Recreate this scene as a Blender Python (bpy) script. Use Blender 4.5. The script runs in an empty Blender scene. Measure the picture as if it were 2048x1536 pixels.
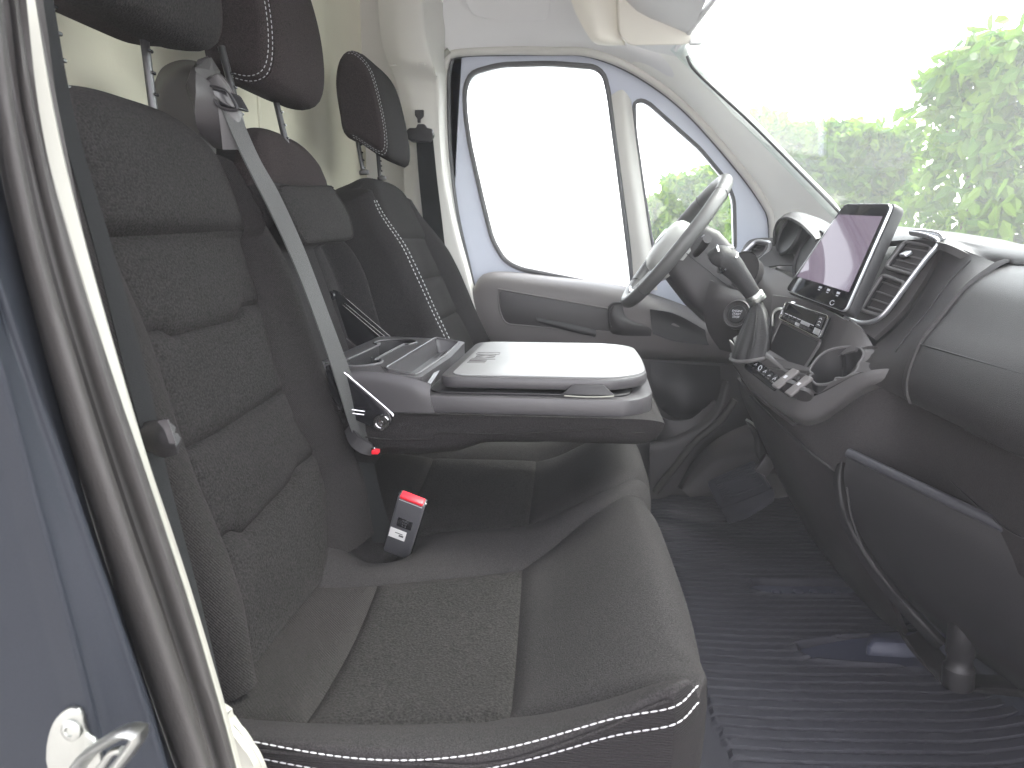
import bpy, bmesh, math, random
import numpy as np
from mathutils import Vector, Matrix, noise, geometry

random.seed(7)
SC = bpy.context.scene
COL = SC.collection
D = bpy.data

# ------------------------------------------------------------------ camera, sky, sun, exposure
cam = D.cameras.new('camera'); camo = D.objects.new('camera', cam); COL.objects.link(camo)
CAM = Vector((0, 0, .8))
rt = Vector((.994558, .104181, 0)); fw = Vector((-.102144, .975108, -.196802)); up = rt.cross(fw)
M = Matrix((rt, up, -fw)).transposed().to_4x4(); M.translation = CAM
camo.matrix_world = M
cam.sensor_width = 36; cam.lens = 24.0; cam.clip_start = .02; cam.clip_end = 500
cam.dof.use_dof = True; cam.dof.focus_distance = 1.15; cam.dof.aperture_fstop = 11
SC.camera = camo
SUN_EL, SUN_AZ = math.radians(55), math.radians(25)      # soft bright overcast, brightest ahead of the van
W = D.worlds.new("World"); SC.world = W; W.use_nodes = True
nt = W.node_tree; nt.nodes.clear()
wo = nt.nodes.new('ShaderNodeOutputWorld'); bg = nt.nodes.new('ShaderNodeBackground')
sky = nt.nodes.new('ShaderNodeTexSky'); sky.sky_type = 'NISHITA'; sky.sun_disc = False
sky.sun_elevation = SUN_EL; sky.sun_rotation = math.radians(90) - SUN_AZ
sky.air_density = 1.0; sky.dust_density = 1.5; sky.ozone_density = 1.0
hs = nt.nodes.new('ShaderNodeHueSaturation'); hs.inputs['Saturation'].default_value = .22   # cloud cover takes the blue out
wb = nt.nodes.new('ShaderNodeVectorMath'); wb.operation = 'MULTIPLY'; wb.inputs[1].default_value = (1.045, .985, .975)   # the camera's warm white balance
nt.links.new(sky.outputs[0], hs.inputs['Color']); nt.links.new(hs.outputs[0], wb.inputs[0]); nt.links.new(wb.outputs[0], bg.inputs[0])
bg.inputs[1].default_value = .15
nt.links.new(bg.outputs[0], wo.inputs[0])
sun = D.lights.new('sun', 'SUN'); suno = D.objects.new('sun', sun); COL.objects.link(suno)
sun.energy = .7; sun.angle = math.radians(14); sun.color = (1, .96, .9)
sdir = Vector((math.cos(SUN_EL)*math.cos(SUN_AZ), math.cos(SUN_EL)*math.sin(SUN_AZ), math.sin(SUN_EL)))
suno.rotation_euler = sdir.to_track_quat('Z', 'Y').to_euler()
SC.view_settings.view_transform = 'Standard'; SC.view_settings.look = 'None'
SC.view_settings.exposure = 3.4; SC.view_settings.gamma = 1
SC.cycles.max_bounces = 10; SC.cycles.diffuse_bounces = 6; SC.cycles.glossy_bounces = 4
SC.cycles.transparent_max_bounces = 12

# ------------------------------------------------------------------ materials
def nodemat(name):
    m = D.materials.new(name); m.use_nodes = True
    n = m.node_tree.nodes; b = n['Principled BSDF']
    return m, m.node_tree, n, b
def mat(name, col, rough=.5, metal=0, var=.08, vscale=6, bump=0, bscale=300, sheen=0, spec=.5, coat=0, rib=None, speck=0, emit=0):
    """plain procedural surface: colour with slow variation, fine grain in bump and roughness"""
    m, t, n, b = nodemat(name)
    L = t.links.new
    tc = n.new('ShaderNodeTexCoord')
    nz = n.new('ShaderNodeTexNoise'); nz.inputs['Scale'].default_value = vscale; nz.inputs['Detail'].default_value = 6
    L(tc.outputs['Object'], nz.inputs['Vector'])
    mx = n.new('ShaderNodeMix'); mx.data_type = 'RGBA'
    c0 = tuple(max(0, c*(1-var)) for c in col)+(1,); c1 = tuple(min(1, c*(1+var)) for c in col)+(1,)
    mx.inputs['A'].default_value = c0; mx.inputs['B'].default_value = c1
    L(nz.outputs['Fac'], mx.inputs['Factor'])
    out = mx.outputs['Result']
    if speck:
        n2 = n.new('ShaderNodeTexNoise'); n2.inputs['Scale'].default_value = bscale; n2.inputs['Detail'].default_value = 3
        L(tc.outputs['Object'], n2.inputs['Vector'])
        rp = n.new('ShaderNodeMapRange'); rp.inputs['From Min'].default_value = .3; rp.inputs['From Max'].default_value = .7
        rp.inputs['To Min'].default_value = 1-speck; rp.inputs['To Max'].default_value = 1+speck
        L(n2.outputs['Fac'], rp.inputs['Value'])
        vm = n.new('ShaderNodeVectorMath'); vm.operation = 'SCALE'
        L(out, vm.inputs[0]); L(rp.outputs['Result'], vm.inputs['Scale']); out = vm.outputs[0]
    L(out, b.inputs['Base Color'])
    b.inputs['Roughness'].default_value = rough; b.inputs['Metallic'].default_value = metal
    b.inputs['Specular IOR Level'].default_value = spec
    b.inputs['Sheen Weight'].default_value = sheen; b.inputs['Sheen Roughness'].default_value = .5
    b.inputs['Coat Weight'].default_value = coat
    # roughness wear
    r2 = n.new('ShaderNodeTexNoise'); r2.inputs['Scale'].default_value = 9; r2.inputs['Detail'].default_value = 8
    L(tc.outputs['Object'], r2.inputs['Vector'])
    mr = n.new('ShaderNodeMapRange'); mr.inputs['To Min'].default_value = max(.03, rough-.08); mr.inputs['To Max'].default_value = min(1, rough+.08)
    L(r2.outputs['Fac'], mr.inputs['Value']); L(mr.outputs['Result'], b.inputs['Roughness'])
    if bump:
        n3 = n.new('ShaderNodeTexNoise'); n3.inputs['Scale'].default_value = bscale; n3.inputs['Detail'].default_value = 4
        L(tc.outputs['Object'], n3.inputs['Vector'])
        bp = n.new('ShaderNodeBump'); bp.inputs['Strength'].default_value = bump; bp.inputs['Distance'].default_value = .002
        h = n3.outputs['Fac']
        if rib:
            wv = n.new('ShaderNodeTexWave'); wv.bands_direction = rib[0]; wv.inputs['Scale'].default_value = rib[1]
            wv.inputs['Distortion'].default_value = .6; wv.inputs['Detail'].default_value = 2; wv.inputs['Detail Scale'].default_value = 20
            L(tc.outputs['Object'], wv.inputs['Vector'])
            ad = n.new('ShaderNodeMath'); ad.operation = 'ADD'; L(wv.outputs['Fac'], ad.inputs[0]); L(h, ad.inputs[1]); h = ad.outputs[0]
        L(h, bp.inputs['Height']); L(bp.outputs[0], b.inputs['Normal'])
    return m
MT = {}
MT['fleece'] = mat('charcoal fleece upholstery', (.0182, .0170, .0167), .95, var=.12, vscale=14, bump=.8, bscale=400, sheen=0, spec=.08, speck=.6)
MT['ribcloth'] = mat('fine ribbed charcoal cloth', (.0205, .0192, .0188), .95, var=.08, bump=.4, bscale=700, sheen=0, spec=.08, rib=('DIAGONAL', 170), speck=.5)
MT['sidecloth'] = mat('ribbed side cloth', (.0180, .0168, .0175), .95, var=.08, bump=.6, bscale=700, sheen=0, spec=.08, rib=('Z', 130), speck=.2)
MT['smoothcloth'] = mat('smooth charcoal cloth', (.0235, .0220, .0225), .95, var=.12, vscale=9, bump=.5, bscale=800, sheen=0, spec=.08, speck=.6)
MT['maroon'] = mat('warm brown black cloth', (.0235, .0185, .0187), .95, var=.1, bump=.6, bscale=600, sheen=0, spec=.08, speck=.7)
MT['thread'] = mat('pale grey thread', (.42, .42, .43), .8)
MT['thread_dim'] = mat('grey thread', (.30, .30, .31), .8)
MT['plastic'] = mat('grained dark grey plastic', (.036, .0325, .034), .5, bump=.25, bscale=900, var=.08, speck=.1)
MT['plastic_dk'] = mat('grained black plastic', (.016, .015, .0165), .5, bump=.25, bscale=900, var=.1)
MT['softpanel'] = mat('matte grained lower panel', (.030, .027, .028), .75, bump=.5, bscale=500, var=.1, speck=.25, spec=.25)
MT['dash'] = mat('soft dash plastic', (.027, .0245, .0255), .42, bump=.3, bscale=800, var=.08, speck=.12)
MT['consoleplastic'] = mat('satin grey console plastic', (.085, .081, .082), .42, bump=.2, bscale=900, var=.06)
MT['doorplastic'] = mat('grey door plastic', (.125, .115, .114), .5, bump=.2, bscale=900, var=.06)
MT['tableplastic'] = mat('satin charcoal table plastic', (.046, .0435, .0465), .36, bump=.12, bscale=1200, var=.05)
MT['lid'] = mat('smooth pale grey lid plastic', (.19, .19, .195), .40, bump=.06, bscale=1500, var=.04)
MT['gloss'] = mat('gloss black plastic', (.012, .012, .014), .12, var=.1)
MT['rubber'] = mat('black rubber seal', (.028, .026, .0245), .66, bump=.15, bscale=500, var=.15)
MT['doorseal'] = mat('glow lightened window seal', (.11, .11, .115), .6, var=.1)  # rubber grey lightened to imitate the glow round the window
MT['matrubber'] = mat('ribbed floor rubber', (.033, .0325, .042), .62, spec=.4, bump=.2, bscale=500, var=.25, vscale=4, speck=.12)
MT['bluefloor'] = mat('dark blue grey moulded floor', (.034, .036, .052), .5, bump=.15, bscale=500, var=.15)
MT['fitting'] = mat('slate blue moulded plastic', (.052, .056, .085), .5, bump=.15, bscale=500, var=.2)
MT['rimplastic'] = mat('dark lid rim with highlight tint', (.045, .045, .052), .38, bump=.15, bscale=700, var=.15)  # bluish highlight of the lid edge put into the base colour
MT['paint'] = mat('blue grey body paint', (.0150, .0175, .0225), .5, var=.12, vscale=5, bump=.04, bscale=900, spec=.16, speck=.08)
MT['paintfar'] = mat('lit copy of blue grey paint', (.50, .53, .62), .35, var=.05, coat=.3)  # body paint again, with the window side's brightness put into its colour
MT['beige'] = mat('bare beige painted partition', (.56, .545, .44), .55, var=.10, vscale=3, bump=.15, bscale=120)
MT['trim'] = mat('light grey pillar trim', (.58, .57, .54), .6, var=.05, bump=.15, bscale=700)
MT['cream'] = mat('cream painted edge', (.27, .27, .235), .5, var=.05)
MT['headliner'] = mat('pale grey headliner', (.74, .74, .75), .85, var=.05, bump=.3, bscale=500)
MT['visor'] = mat('warm white visor vinyl', (.78, .75, .68), .7, var=.05, bump=.2, bscale=500)
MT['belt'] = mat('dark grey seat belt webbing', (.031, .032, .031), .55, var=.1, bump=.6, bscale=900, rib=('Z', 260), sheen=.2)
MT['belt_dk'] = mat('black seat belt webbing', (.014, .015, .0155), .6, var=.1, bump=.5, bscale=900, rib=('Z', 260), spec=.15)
MT['chrome'] = mat('bright chrome', (.72, .72, .73), .12, metal=1, var=.03)
MT['steel'] = mat('zinc plated steel', (.36, .37, .35), .36, metal=1, var=.12, vscale=40, bump=.15, bscale=200)
MT['post'] = mat('dark plated steel post', (.05, .05, .052), .3, metal=.6, var=.1)
MT['pillarglare'] = mat('glare lightened pillar trim', (.78, .78, .75), .6, var=.04, bump=.1, bscale=700)  # trim colour raised to imitate the glare over the windscreen pillar
MT['satin'] = mat('satin silver trim', (.55, .55, .58), .3, metal=.85, var=.03)
MT['red'] = mat('red buckle button', (.70, .02, .035), .35)
MT['bucklegrey'] = mat('grey buckle plastic', (.075, .075, .082), .5, bump=.2, bscale=900)
MT['white'] = mat('white paper label', (.78, .78, .76), .7)
MT['leather'] = mat('black stitched leatherette', (.022, .021, .022), .55, spec=.35, var=.15, bump=.4, bscale=350)
MT['wheel'] = mat('dark grey leather rim', (.088, .087, .086), .45, var=.08, bump=.3, bscale=700)
MT['wheelpad'] = mat('grey airbag cover', (.42, .425, .41), .5, var=.05, bump=.2, bscale=700)
MT['symbol'] = mat('pale printed symbol', (.55, .55, .58), .6)
MT['bark'] = mat('hedge wood', (.10, .07, .045), .9, bump=.6, bscale=40)
MT['paving'] = mat('pale concrete paving', (.30, .295, .28), .85, var=.15, vscale=2, bump=.4, bscale=60)

def leafmat(name, c1, c2):
    m, t, n, b = nodemat(name); L = t.links.new
    g = n.new('ShaderNodeNewGeometry')
    rp = n.new('ShaderNodeValToRGB'); rp.color_ramp.elements[0].color = c1+(1,); rp.color_ramp.elements[1].color = c2+(1,)
    L(g.outputs['Random Per Island'], rp.inputs['Fac']); L(rp.outputs[0], b.inputs['Base Color'])
    b.inputs['Roughness'].default_value = .5; b.inputs['Specular IOR Level'].default_value = .3
    tr = n.new('ShaderNodeBsdfTranslucent'); L(rp.outputs[0], tr.inputs['Color'])
    mx = n.new('ShaderNodeMixShader'); mx.inputs[0].default_value = .5
    o = n['Material Output']; L(b.outputs[0], mx.inputs[1]); L(tr.outputs[0], mx.inputs[2]); L(mx.outputs[0], o.inputs[0])
    return m
MT['leaf'] = leafmat('hornbeam leaf', (.055, .15, .010), (.18, .30, .022))
MT['leafdim'] = leafmat('shaded hornbeam leaf', (.030, .075, .024), (.09, .16, .04))

def glassmat(name, tint, dust):
    """clear car glass with a thin dusty film that scatters daylight"""
    m, t, n, b = nodemat(name); L = t.links.new; n.remove(b); o = n['Material Output']
    tr = n.new('ShaderNodeBsdfTransparent'); tr.inputs[0].default_value = tint+(1,)
    gl = n.new('ShaderNodeBsdfGlossy'); gl.inputs['Roughness'].default_value = .02
    fr = n.new('ShaderNodeFresnel'); ge = n.new('ShaderNodeNewGeometry'); io = n.new('ShaderNodeMapRange')   # same reflection from either face of the pane
    io.inputs['To Min'].default_value = 1.45; io.inputs['To Max'].default_value = 1/1.45; L(ge.outputs['Backfacing'], io.inputs['Value']); L(io.outputs['Result'], fr.inputs['IOR'])
    m1 = n.new('ShaderNodeMixShader'); L(fr.outputs[0], m1.inputs[0]); L(tr.outputs[0], m1.inputs[1]); L(gl.outputs[0], m1.inputs[2])
    tl = n.new('ShaderNodeBsdfTranslucent'); tl.inputs[0].default_value = (.9, .93, .92, 1)
    tc = n.new('ShaderNodeTexCoord'); nz = n.new('ShaderNodeTexNoise'); nz.inputs['Scale'].default_value = 3.5; nz.inputs['Detail'].default_value = 9
    L(tc.outputs['Object'], nz.inputs['Vector'])
    mr = n.new('ShaderNodeMapRange'); mr.inputs['To Min'].default_value = dust*.6; mr.inputs['To Max'].default_value = dust*1.4
    L(nz.outputs['Fac'], mr.inputs['Value'])
    m2 = n.new('ShaderNodeMixShader'); L(mr.outputs['Result'], m2.inputs[0]); L(m1.outputs[0], m2.inputs[1]); L(tl.outputs[0], m2.inputs[2])
    L(m2.outputs[0], o.inputs[0])
    return m
MT['windscreen'] = glassmat('dusty windscreen glass', (.93, .97, .95), .022)
MT['sideglass'] = glassmat('side window glass', (.94, .97, .96), .015)

def screenmat():
    m, t, n, b = nodemat('lit touch screen'); L = t.links.new
    b.inputs['Base Color'].default_value = (.008, .008, .010, 1); b.inputs['Roughness'].default_value = .04
    b.inputs['Emission Color'].default_value = (.36, .29, .38, 1); b.inputs['Emission Strength'].default_value = .065  # mauve display glow, raised to stand in for reflections too
    return m
MT['screen_map'] = screenmat()
MT['screen_dark'] = mat('dark glass display', (.008, .008, .010), .05, var=.02)
MT['icon'] = mat('screen icon', (.35, .35, .38), .3)

# ------------------------------------------------------------------ building helpers
def tag(o, label=None, cat=None, group=None, kind=None):
    if label: o['label'] = label
    if cat: o['category'] = cat
    if group: o['group'] = group
    if kind: o['kind'] = kind
    return o
def thing(name, label, cat, loc, group=None):
    o = D.objects.new(name, None); COL.objects.link(o); o.location = loc; o.empty_display_size = .05
    return tag(o, label, cat, group)
def mk(name, V, F, m, parent=None, smooth=True, angle=38):
    me = D.meshes.new(name); me.from_pydata([tuple(map(float, v)) for v in V], [], F); me.update()
    bm = bmesh.new(); bm.from_mesh(me)
    bmesh.ops.recalc_face_normals(bm, faces=bm.faces); bm.to_mesh(me); bm.free()
    return fin(name, me, m, parent, smooth, angle)
def fin(name, me, m, parent=None, smooth=True, angle=38):
    ms = m if isinstance(m, list) else [m]
    for q in ms: me.materials.append(MT[q] if isinstance(q, str) else q)
    for p in me.polygons: p.use_smooth = smooth
    if smooth and angle: me.set_sharp_from_angle(angle=math.radians(angle))
    o = D.objects.new(name, me); COL.objects.link(o)
    if parent:
        o.parent = parent
        o.matrix_parent_inverse = Matrix.Translation(-parent.location) if parent.type == 'EMPTY' else Matrix.Identity(4)
    return o
class MB:
    """collects several shapes into one mesh"""
    def __init__(s): s.V = []; s.F = []
    def add(s, V, F):
        k = len(s.V); s.V += [tuple(map(float, v)) for v in V]; s.F += [tuple(i+k for i in f) for f in F]; return s
    def build(s, name, m, parent=None, smooth=True, angle=38): return mk(name, s.V, s.F, m, parent, smooth, angle)

def cr(pts, n, closed=False, smooth=True):
    """resample a polyline to n points, Catmull-Rom smoothed"""
    P = np.array(pts, float)
    if closed: P = np.vstack([P, P[:1]])
    if smooth and len(P) > 2:
        Q = np.vstack([P[-2], P, P[1]]) if closed else np.vstack([2*P[0]-P[1], P, 2*P[-1]-P[-2]])
        out = []
        for i in range(1, len(Q)-2):
            for t in np.linspace(0, 1, 16, endpoint=False):
                a, b, c, d = Q[i-1], Q[i], Q[i+1], Q[i+2]
                out.append(.5*((2*b)+(c-a)*t+(2*a-5*b+4*c-d)*t*t+(3*b-a-3*c+d)*t**3))
        out.append(P[-1]); P = np.array(out)
    seg = np.linalg.norm(np.diff(P, axis=0), axis=1); s = np.concatenate([[0], np.cumsum(seg)])
    tt = np.linspace(0, s[-1], n+1)[:-1] if closed else np.linspace(0, s[-1], n)
    return np.stack([np.interp(tt, s, P[:, k]) for k in range(P.shape[1])], 1)
def rounded(pts, r, seg=5):
    """2D/3D closed polygon with rounded corners"""
    P = [np.array(p, float) for p in pts]; out = []; n = len(P)
    rr = r if isinstance(r, (list, tuple)) else [r]*n
    for i in range(n):
        a, b, c = P[i-1], P[i], P[(i+1) % n]
        u = a-b; v = c-b; lu = np.linalg.norm(u); lv = np.linalg.norm(v)
        q = min(rr[i], lu*.48, lv*.48); p0 = b+u/lu*q; p1 = b+v/lv*q
        for t in np.linspace(0, 1, seg+1): out.append((1-t)**2*p0+2*t*(1-t)*b+t*t*p1)
    return np.array(out)
def skin(rows, nu, nv, sv=True, su=True):
    if su: R = [cr(r, nu) for r in rows]
    else:        # keep the corners of the profile on the same mesh lines all along
        R = []
        for r in rows:
            r = np.array(r, float); t = np.linspace(0, len(r)-1, (len(r)-1)*max(1, round((nu-1)/(len(r)-1)))+1); R.append(np.stack([np.interp(t, np.arange(len(r)), r[:, k]) for k in range(3)], 1))
        nu = len(R[0])
    R = np.stack(R)       # (rows, nu, 3)
    G = np.stack([cr(R[:, i], nv, smooth=sv) for i in range(nu)], 1)
    return G
def gridfaces(ny, nx, off=0, closed=False):
    F = []
    for j in range(ny-1):
        for i in range(nx if closed else nx-1):
            i2 = (i+1) % nx
            F.append((off+j*nx+i, off+j*nx+i2, off+(j+1)*nx+i2, off+(j+1)*nx+i))
    return F
def gnormals(G):
    du = np.gradient(G, axis=1); dv = np.gradient(G, axis=0)
    N = np.cross(du, dv); N /= np.linalg.norm(N, axis=2, keepdims=True)+1e-12
    return N
def shell(G, thick, flip=None):
    """surface grid -> closed plate: the seen side stays put, the plate has its thickness behind it"""
    N = gnormals(G)
    if flip is None:
        c = np.mean(((np.array(CAM)-G)*N).sum(2)); 
        if c < 0: N = -N
    elif flip: N = -N
    B = G-N*thick
    ny, nx = G.shape[:2]; V = np.vstack([G.reshape(-1, 3), B.reshape(-1, 3)]); k = ny*nx
    F = gridfaces(ny, nx)+[tuple(reversed(f)) for f in gridfaces(ny, nx, k)]
    ring = [i for i in range(nx)]+[j*nx+nx-1 for j in range(1, ny)]+[(ny-1)*nx+i for i in range(nx-2, -1, -1)]+[j*nx for j in range(ny-2, 0, -1)]
    for a, b in zip(ring, ring[1:]+ring[:1]): F.append((a, a+k, b+k, b))
    return V, F
def sheet(name, rows, m, parent=None, thick=.004, nu=24, nv=16, sv=True, su=True, angle=50, flip=None):
    V, F = shell(skin(rows, nu, nv, sv, su), thick, flip); return mk(name, V, F, m, parent, True, angle)
def frames(P, closed=False):
    P = np.array(P); T = np.gradient(P, axis=0)
    if closed: T = np.roll(P, -1, 0)-np.roll(P, 1, 0)
    T /= np.linalg.norm(T, axis=1, keepdims=True)+1e-12
    ref = np.array([0, 0, 1.]) if abs(T[0][2]) < .9 else np.array([1., 0, 0])
    X = []; x = np.cross(T[0], ref); x /= np.linalg.norm(x)
    for t in T:
        x = x-t*(x@t); x /= np.linalg.norm(x)+1e-12; X.append(x.copy())
    X = np.array(X); Y = np.cross(T, X)
    return T, X, Y
def tubeVF(pts, r, n=10, closed=False, ell=None):
    P = np.array(pts, float); T, X, Y = frames(P, closed); V = []; m = len(P)
    rr = np.broadcast_to(np.array(r, float), (m,)) if np.ndim(r) < 2 else r
    for j in range(m):
        for i in range(n):
            a = 2*math.pi*i/n; e = ell or (1, 1)
            V.append(P[j]+rr[j]*(X[j]*math.cos(a)*e[0]+Y[j]*math.sin(a)*e[1]))
    F = gridfaces(m, n, 0, True)
    if closed:
        for i in range(n): F.append(((m-1)*n+i, (m-1)*n+(i+1) % n, (i+1) % n, i))
    else: F += [tuple(range(n))[::-1], tuple((m-1)*n+i for i in range(n))]
    return V, F
def tube(name, pts, r, m, parent=None, n=10, closed=False, ns=None, ell=None):
    P = cr(pts, ns, closed) if ns else np.array(pts, float)
    return mk(name, *tubeVF(P, r, n, closed, ell), m, parent)
def loftVF(loops, cap=True):
    L = [np.array(l, float) for l in loops]; n = len(L[0]); V = np.vstack(L)
    F = gridfaces(len(L), n, 0, True)
    if cap: F += [tuple(range(n))[::-1], tuple((len(L)-1)*n+i for i in range(n))]
    return V, F
def loft(name, loops, m, parent=None, cap=True, angle=38): return mk(name, *loftVF(loops, cap), m, parent, True, angle)
def prismVF(out, vec, bev=.0):
    """extrude a closed 3D outline along vec, the two rims softened by bev"""
    O = np.array(out, float); vec = np.array(vec, float); c = O.mean(0); l = np.linalg.norm(vec)
    if bev <= 0: return loftVF([O, O+vec])
    d = c-O; d = d-np.outer(d@vec/l**2, vec); ln = np.linalg.norm(d, axis=1, keepdims=True)+1e-9
    # inward offset along averaged edge normals
    e0 = O-np.roll(O, 1, 0); e1 = np.roll(O, -1, 0)-O
    n0 = np.cross(vec, e0); n1 = np.cross(vec, e1)
    n0 /= np.linalg.norm(n0, axis=1, keepdims=True)+1e-12; n1 /= np.linalg.norm(n1, axis=1, keepdims=True)+1e-12
    nn = n0+n1; nn /= np.linalg.norm(nn, axis=1, keepdims=True)+1e-12
    area = np.cross(O, np.roll(O, -1, 0)).sum(0)@vec
    if area < 0: nn = -nn
    ins = np.minimum(bev, ln*.5)
    u = vec/l
    return loftVF([O+nn*ins, O+nn*ins*.3+u*bev*.3, O+u*bev, O+vec-u*bev, O+vec-u*bev*.3+nn*ins*.3, O+vec+nn*ins])
def prism(name, out, vec, m, parent=None, bev=.002, angle=38): return mk(name, *prismVF(out, vec, bev), m, parent, True, angle)
def rboxVF(c, size, bev=.003, R=None, seg=2):
    bm = bmesh.new(); bmesh.ops.create_cube(bm, size=1)
    for v in bm.verts: v.co = Vector((v.co.x*size[0], v.co.y*size[1], v.co.z*size[2]))
    if bev: bmesh.ops.bevel(bm, geom=bm.edges[:], offset=min(bev, min(size)*.45), segments=seg, profile=.5, affect='EDGES')
    R = R or Matrix.Identity(3)
    bm.verts.ensure_lookup_table()
    V = [tuple(R @ v.co+Vector(c)) for v in bm.verts]; F = [tuple(v.index for v in f.verts) for f in bm.faces]; bm.free()
    return V, F
def rbox(name, c, size, m, parent=None, bev=.003, R=None, seg=2): return mk(name, *rboxVF(c, size, bev, R, seg), m, parent)
def latheVF(prof, c, axis, n=28):
    """prof: list of (radius, height along axis)"""
    a = Vector(axis).normalized(); x = a.orthogonal().normalized(); y = a.cross(x); c = Vector(c); V = []
    for r, h in prof:
        for i in range(n):
            t = 2*math.pi*i/n; V.append(c+a*h+(x*math.cos(t)+y*math.sin(t))*max(r, 1e-5))
    F = gridfaces(len(prof), n, 0, True)+[tuple(range(n))[::-1], tuple((len(prof)-1)*n+i for i in range(n))]
    return V, F
def lathe(name, prof, c, axis, m, parent=None, n=28): return mk(name, *latheVF(prof, c, axis, n), m, parent)
def ribbonVF(L, R, th=.0016, n=40):
    A = cr(L, n); B = cr(R, n); k = 5
    G = np.stack([A+(B-A)*t for t in np.linspace(0, 1, k)], 1)
    return shell(G, th)
def ribbon(name, L, R, m, parent=None, th=.0016, n=40): return mk(name, *ribbonVF(L, R, th, n), m, parent)
def stitchVF(path, dash=.0055, gap=.003, r=.0008, lift=None):
    """a row of short thread stitches along a path"""
    P = np.array(path); seg = np.linalg.norm(np.diff(P, axis=0), axis=1); s = np.concatenate([[0], np.cumsum(seg)]); mb = MB()
    a = 0
    while a+dash < s[-1]:
        t = np.array([a, a+dash*.25, a+dash*.75, a+dash])
        Q = np.stack([np.interp(t, s, P[:, k]) for k in range(3)], 1)
        mb.add(*tubeVF(Q, [r*.5, r, r, r*.5], 5)); a += dash+gap
    return mb
def holed(outer, holes, zaxis=None):
    """triangulated flat face with holes; points are 3D"""
    loops = [[Vector(map(float, p)) for p in outer]]+[[Vector(map(float, p)) for p in h] for h in holes]
    T = geometry.tessellate_polygon(loops); V = [tuple(p) for l in loops for p in l]
    return V, [tuple(t) for t in T]
def plateVF(outer, holes, vec):
    """flat plate with through holes and real edges"""
    vec = np.array(vec, float)
    V, F = holed(outer, holes); n = len(V); V2 = [tuple(np.array(v)+vec) for v in V]
    FF = list(F)+[tuple(i+n for i in reversed(f)) for f in F]; k = 0
    for l in [outer]+list(holes):
        m = len(l)
        for i in range(m): FF.append((k+i, k+(i+1) % m, k+n+(i+1) % m, k+n+i))
        k += m
    return V+V2, FF
def plate(name, outer, holes, vec, m, parent=None, angle=30): return mk(name, *plateVF(outer, holes, vec), m, parent, True, angle)
def text(name, s, size, Mw, m, parent=None, ext=.0003, align='CENTER'):
    c = D.curves.new(name, 'FONT'); c.body = s; c.size = size; c.extrude = ext; c.align_x = align; c.align_y = 'CENTER'; c.space_line = .8
    o = D.objects.new(name, c); COL.objects.link(o); dg = bpy.context.evaluated_depsgraph_get()
    me = D.meshes.new_from_object(o.evaluated_get(dg)); D.objects.remove(o); D.curves.remove(c)
    me.transform(Mw); me.name = name
    return fin(name, me, m, parent, False)
def basis(o, x, y):
    x = Vector(x).normalized(); y = Vector(y); y = (y-x*x.dot(y)).normalized(); z = x.cross(y)
    m = Matrix((x, y, z)).transposed().to_4x4(); m.translation = Vector(o); return m
def sm(a, b, x):
    t = np.clip((np.asarray(x, float)-a)/(b-a), 0, 1); return t*t*(3-2*t)
# ------------------------------------------------------------------ outside: ground and hedges
def ground():
    n = 40; V = []; 
    for j in range(n+1):
        for i in range(n+1):
            x = (i/n-.5)*2; y = (j/n-.5)*2; x = math.copysign(abs(x)**4, x)*60; y = math.copysign(abs(y)**4, y)*60
            V.append((x, y, -.78+.02*noise.noise((x*.3, y*.3, 0))))
    o = mk('ground', V, gridfaces(n+1, n+1), 'paving'); tag(o, kind='structure')
ground()
def leaves(n, pick, size, seed):
    rnd = random.Random(seed); V = []; F = []
    for _ in range(n):
        p, nr = pick(rnd); s = size*rnd.uniform(.6, 1.25)
        d = (Vector(nr)*.6+Vector((rnd.gauss(0, .6), rnd.gauss(0, .6), rnd.gauss(-.15, .5)))).normalized()
        a = d.orthogonal().normalized(); a.rotate(Matrix.Rotation(rnd.uniform(0, 6.28), 3, d)); b = d.cross(a); p = Vector(p); k = len(V)
        a = (a+Vector((0, 0, -.45))).normalized(); w = s*.30; q = d*s*.10
        V += [p, p+a*s*.35+b*w-q, p+a*s*.38+q*.5, p+a*s*.35-b*w-q, p+a*s*.75+b*w*.7-q, p+a*s, p+a*s*.75-b*w*.7-q]
        F += [(k, k+1, k+2), (k, k+2, k+3), (k+1, k+4, k+5, k+2), (k+3, k+2, k+5, k+6)]
    return V, F
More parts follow.
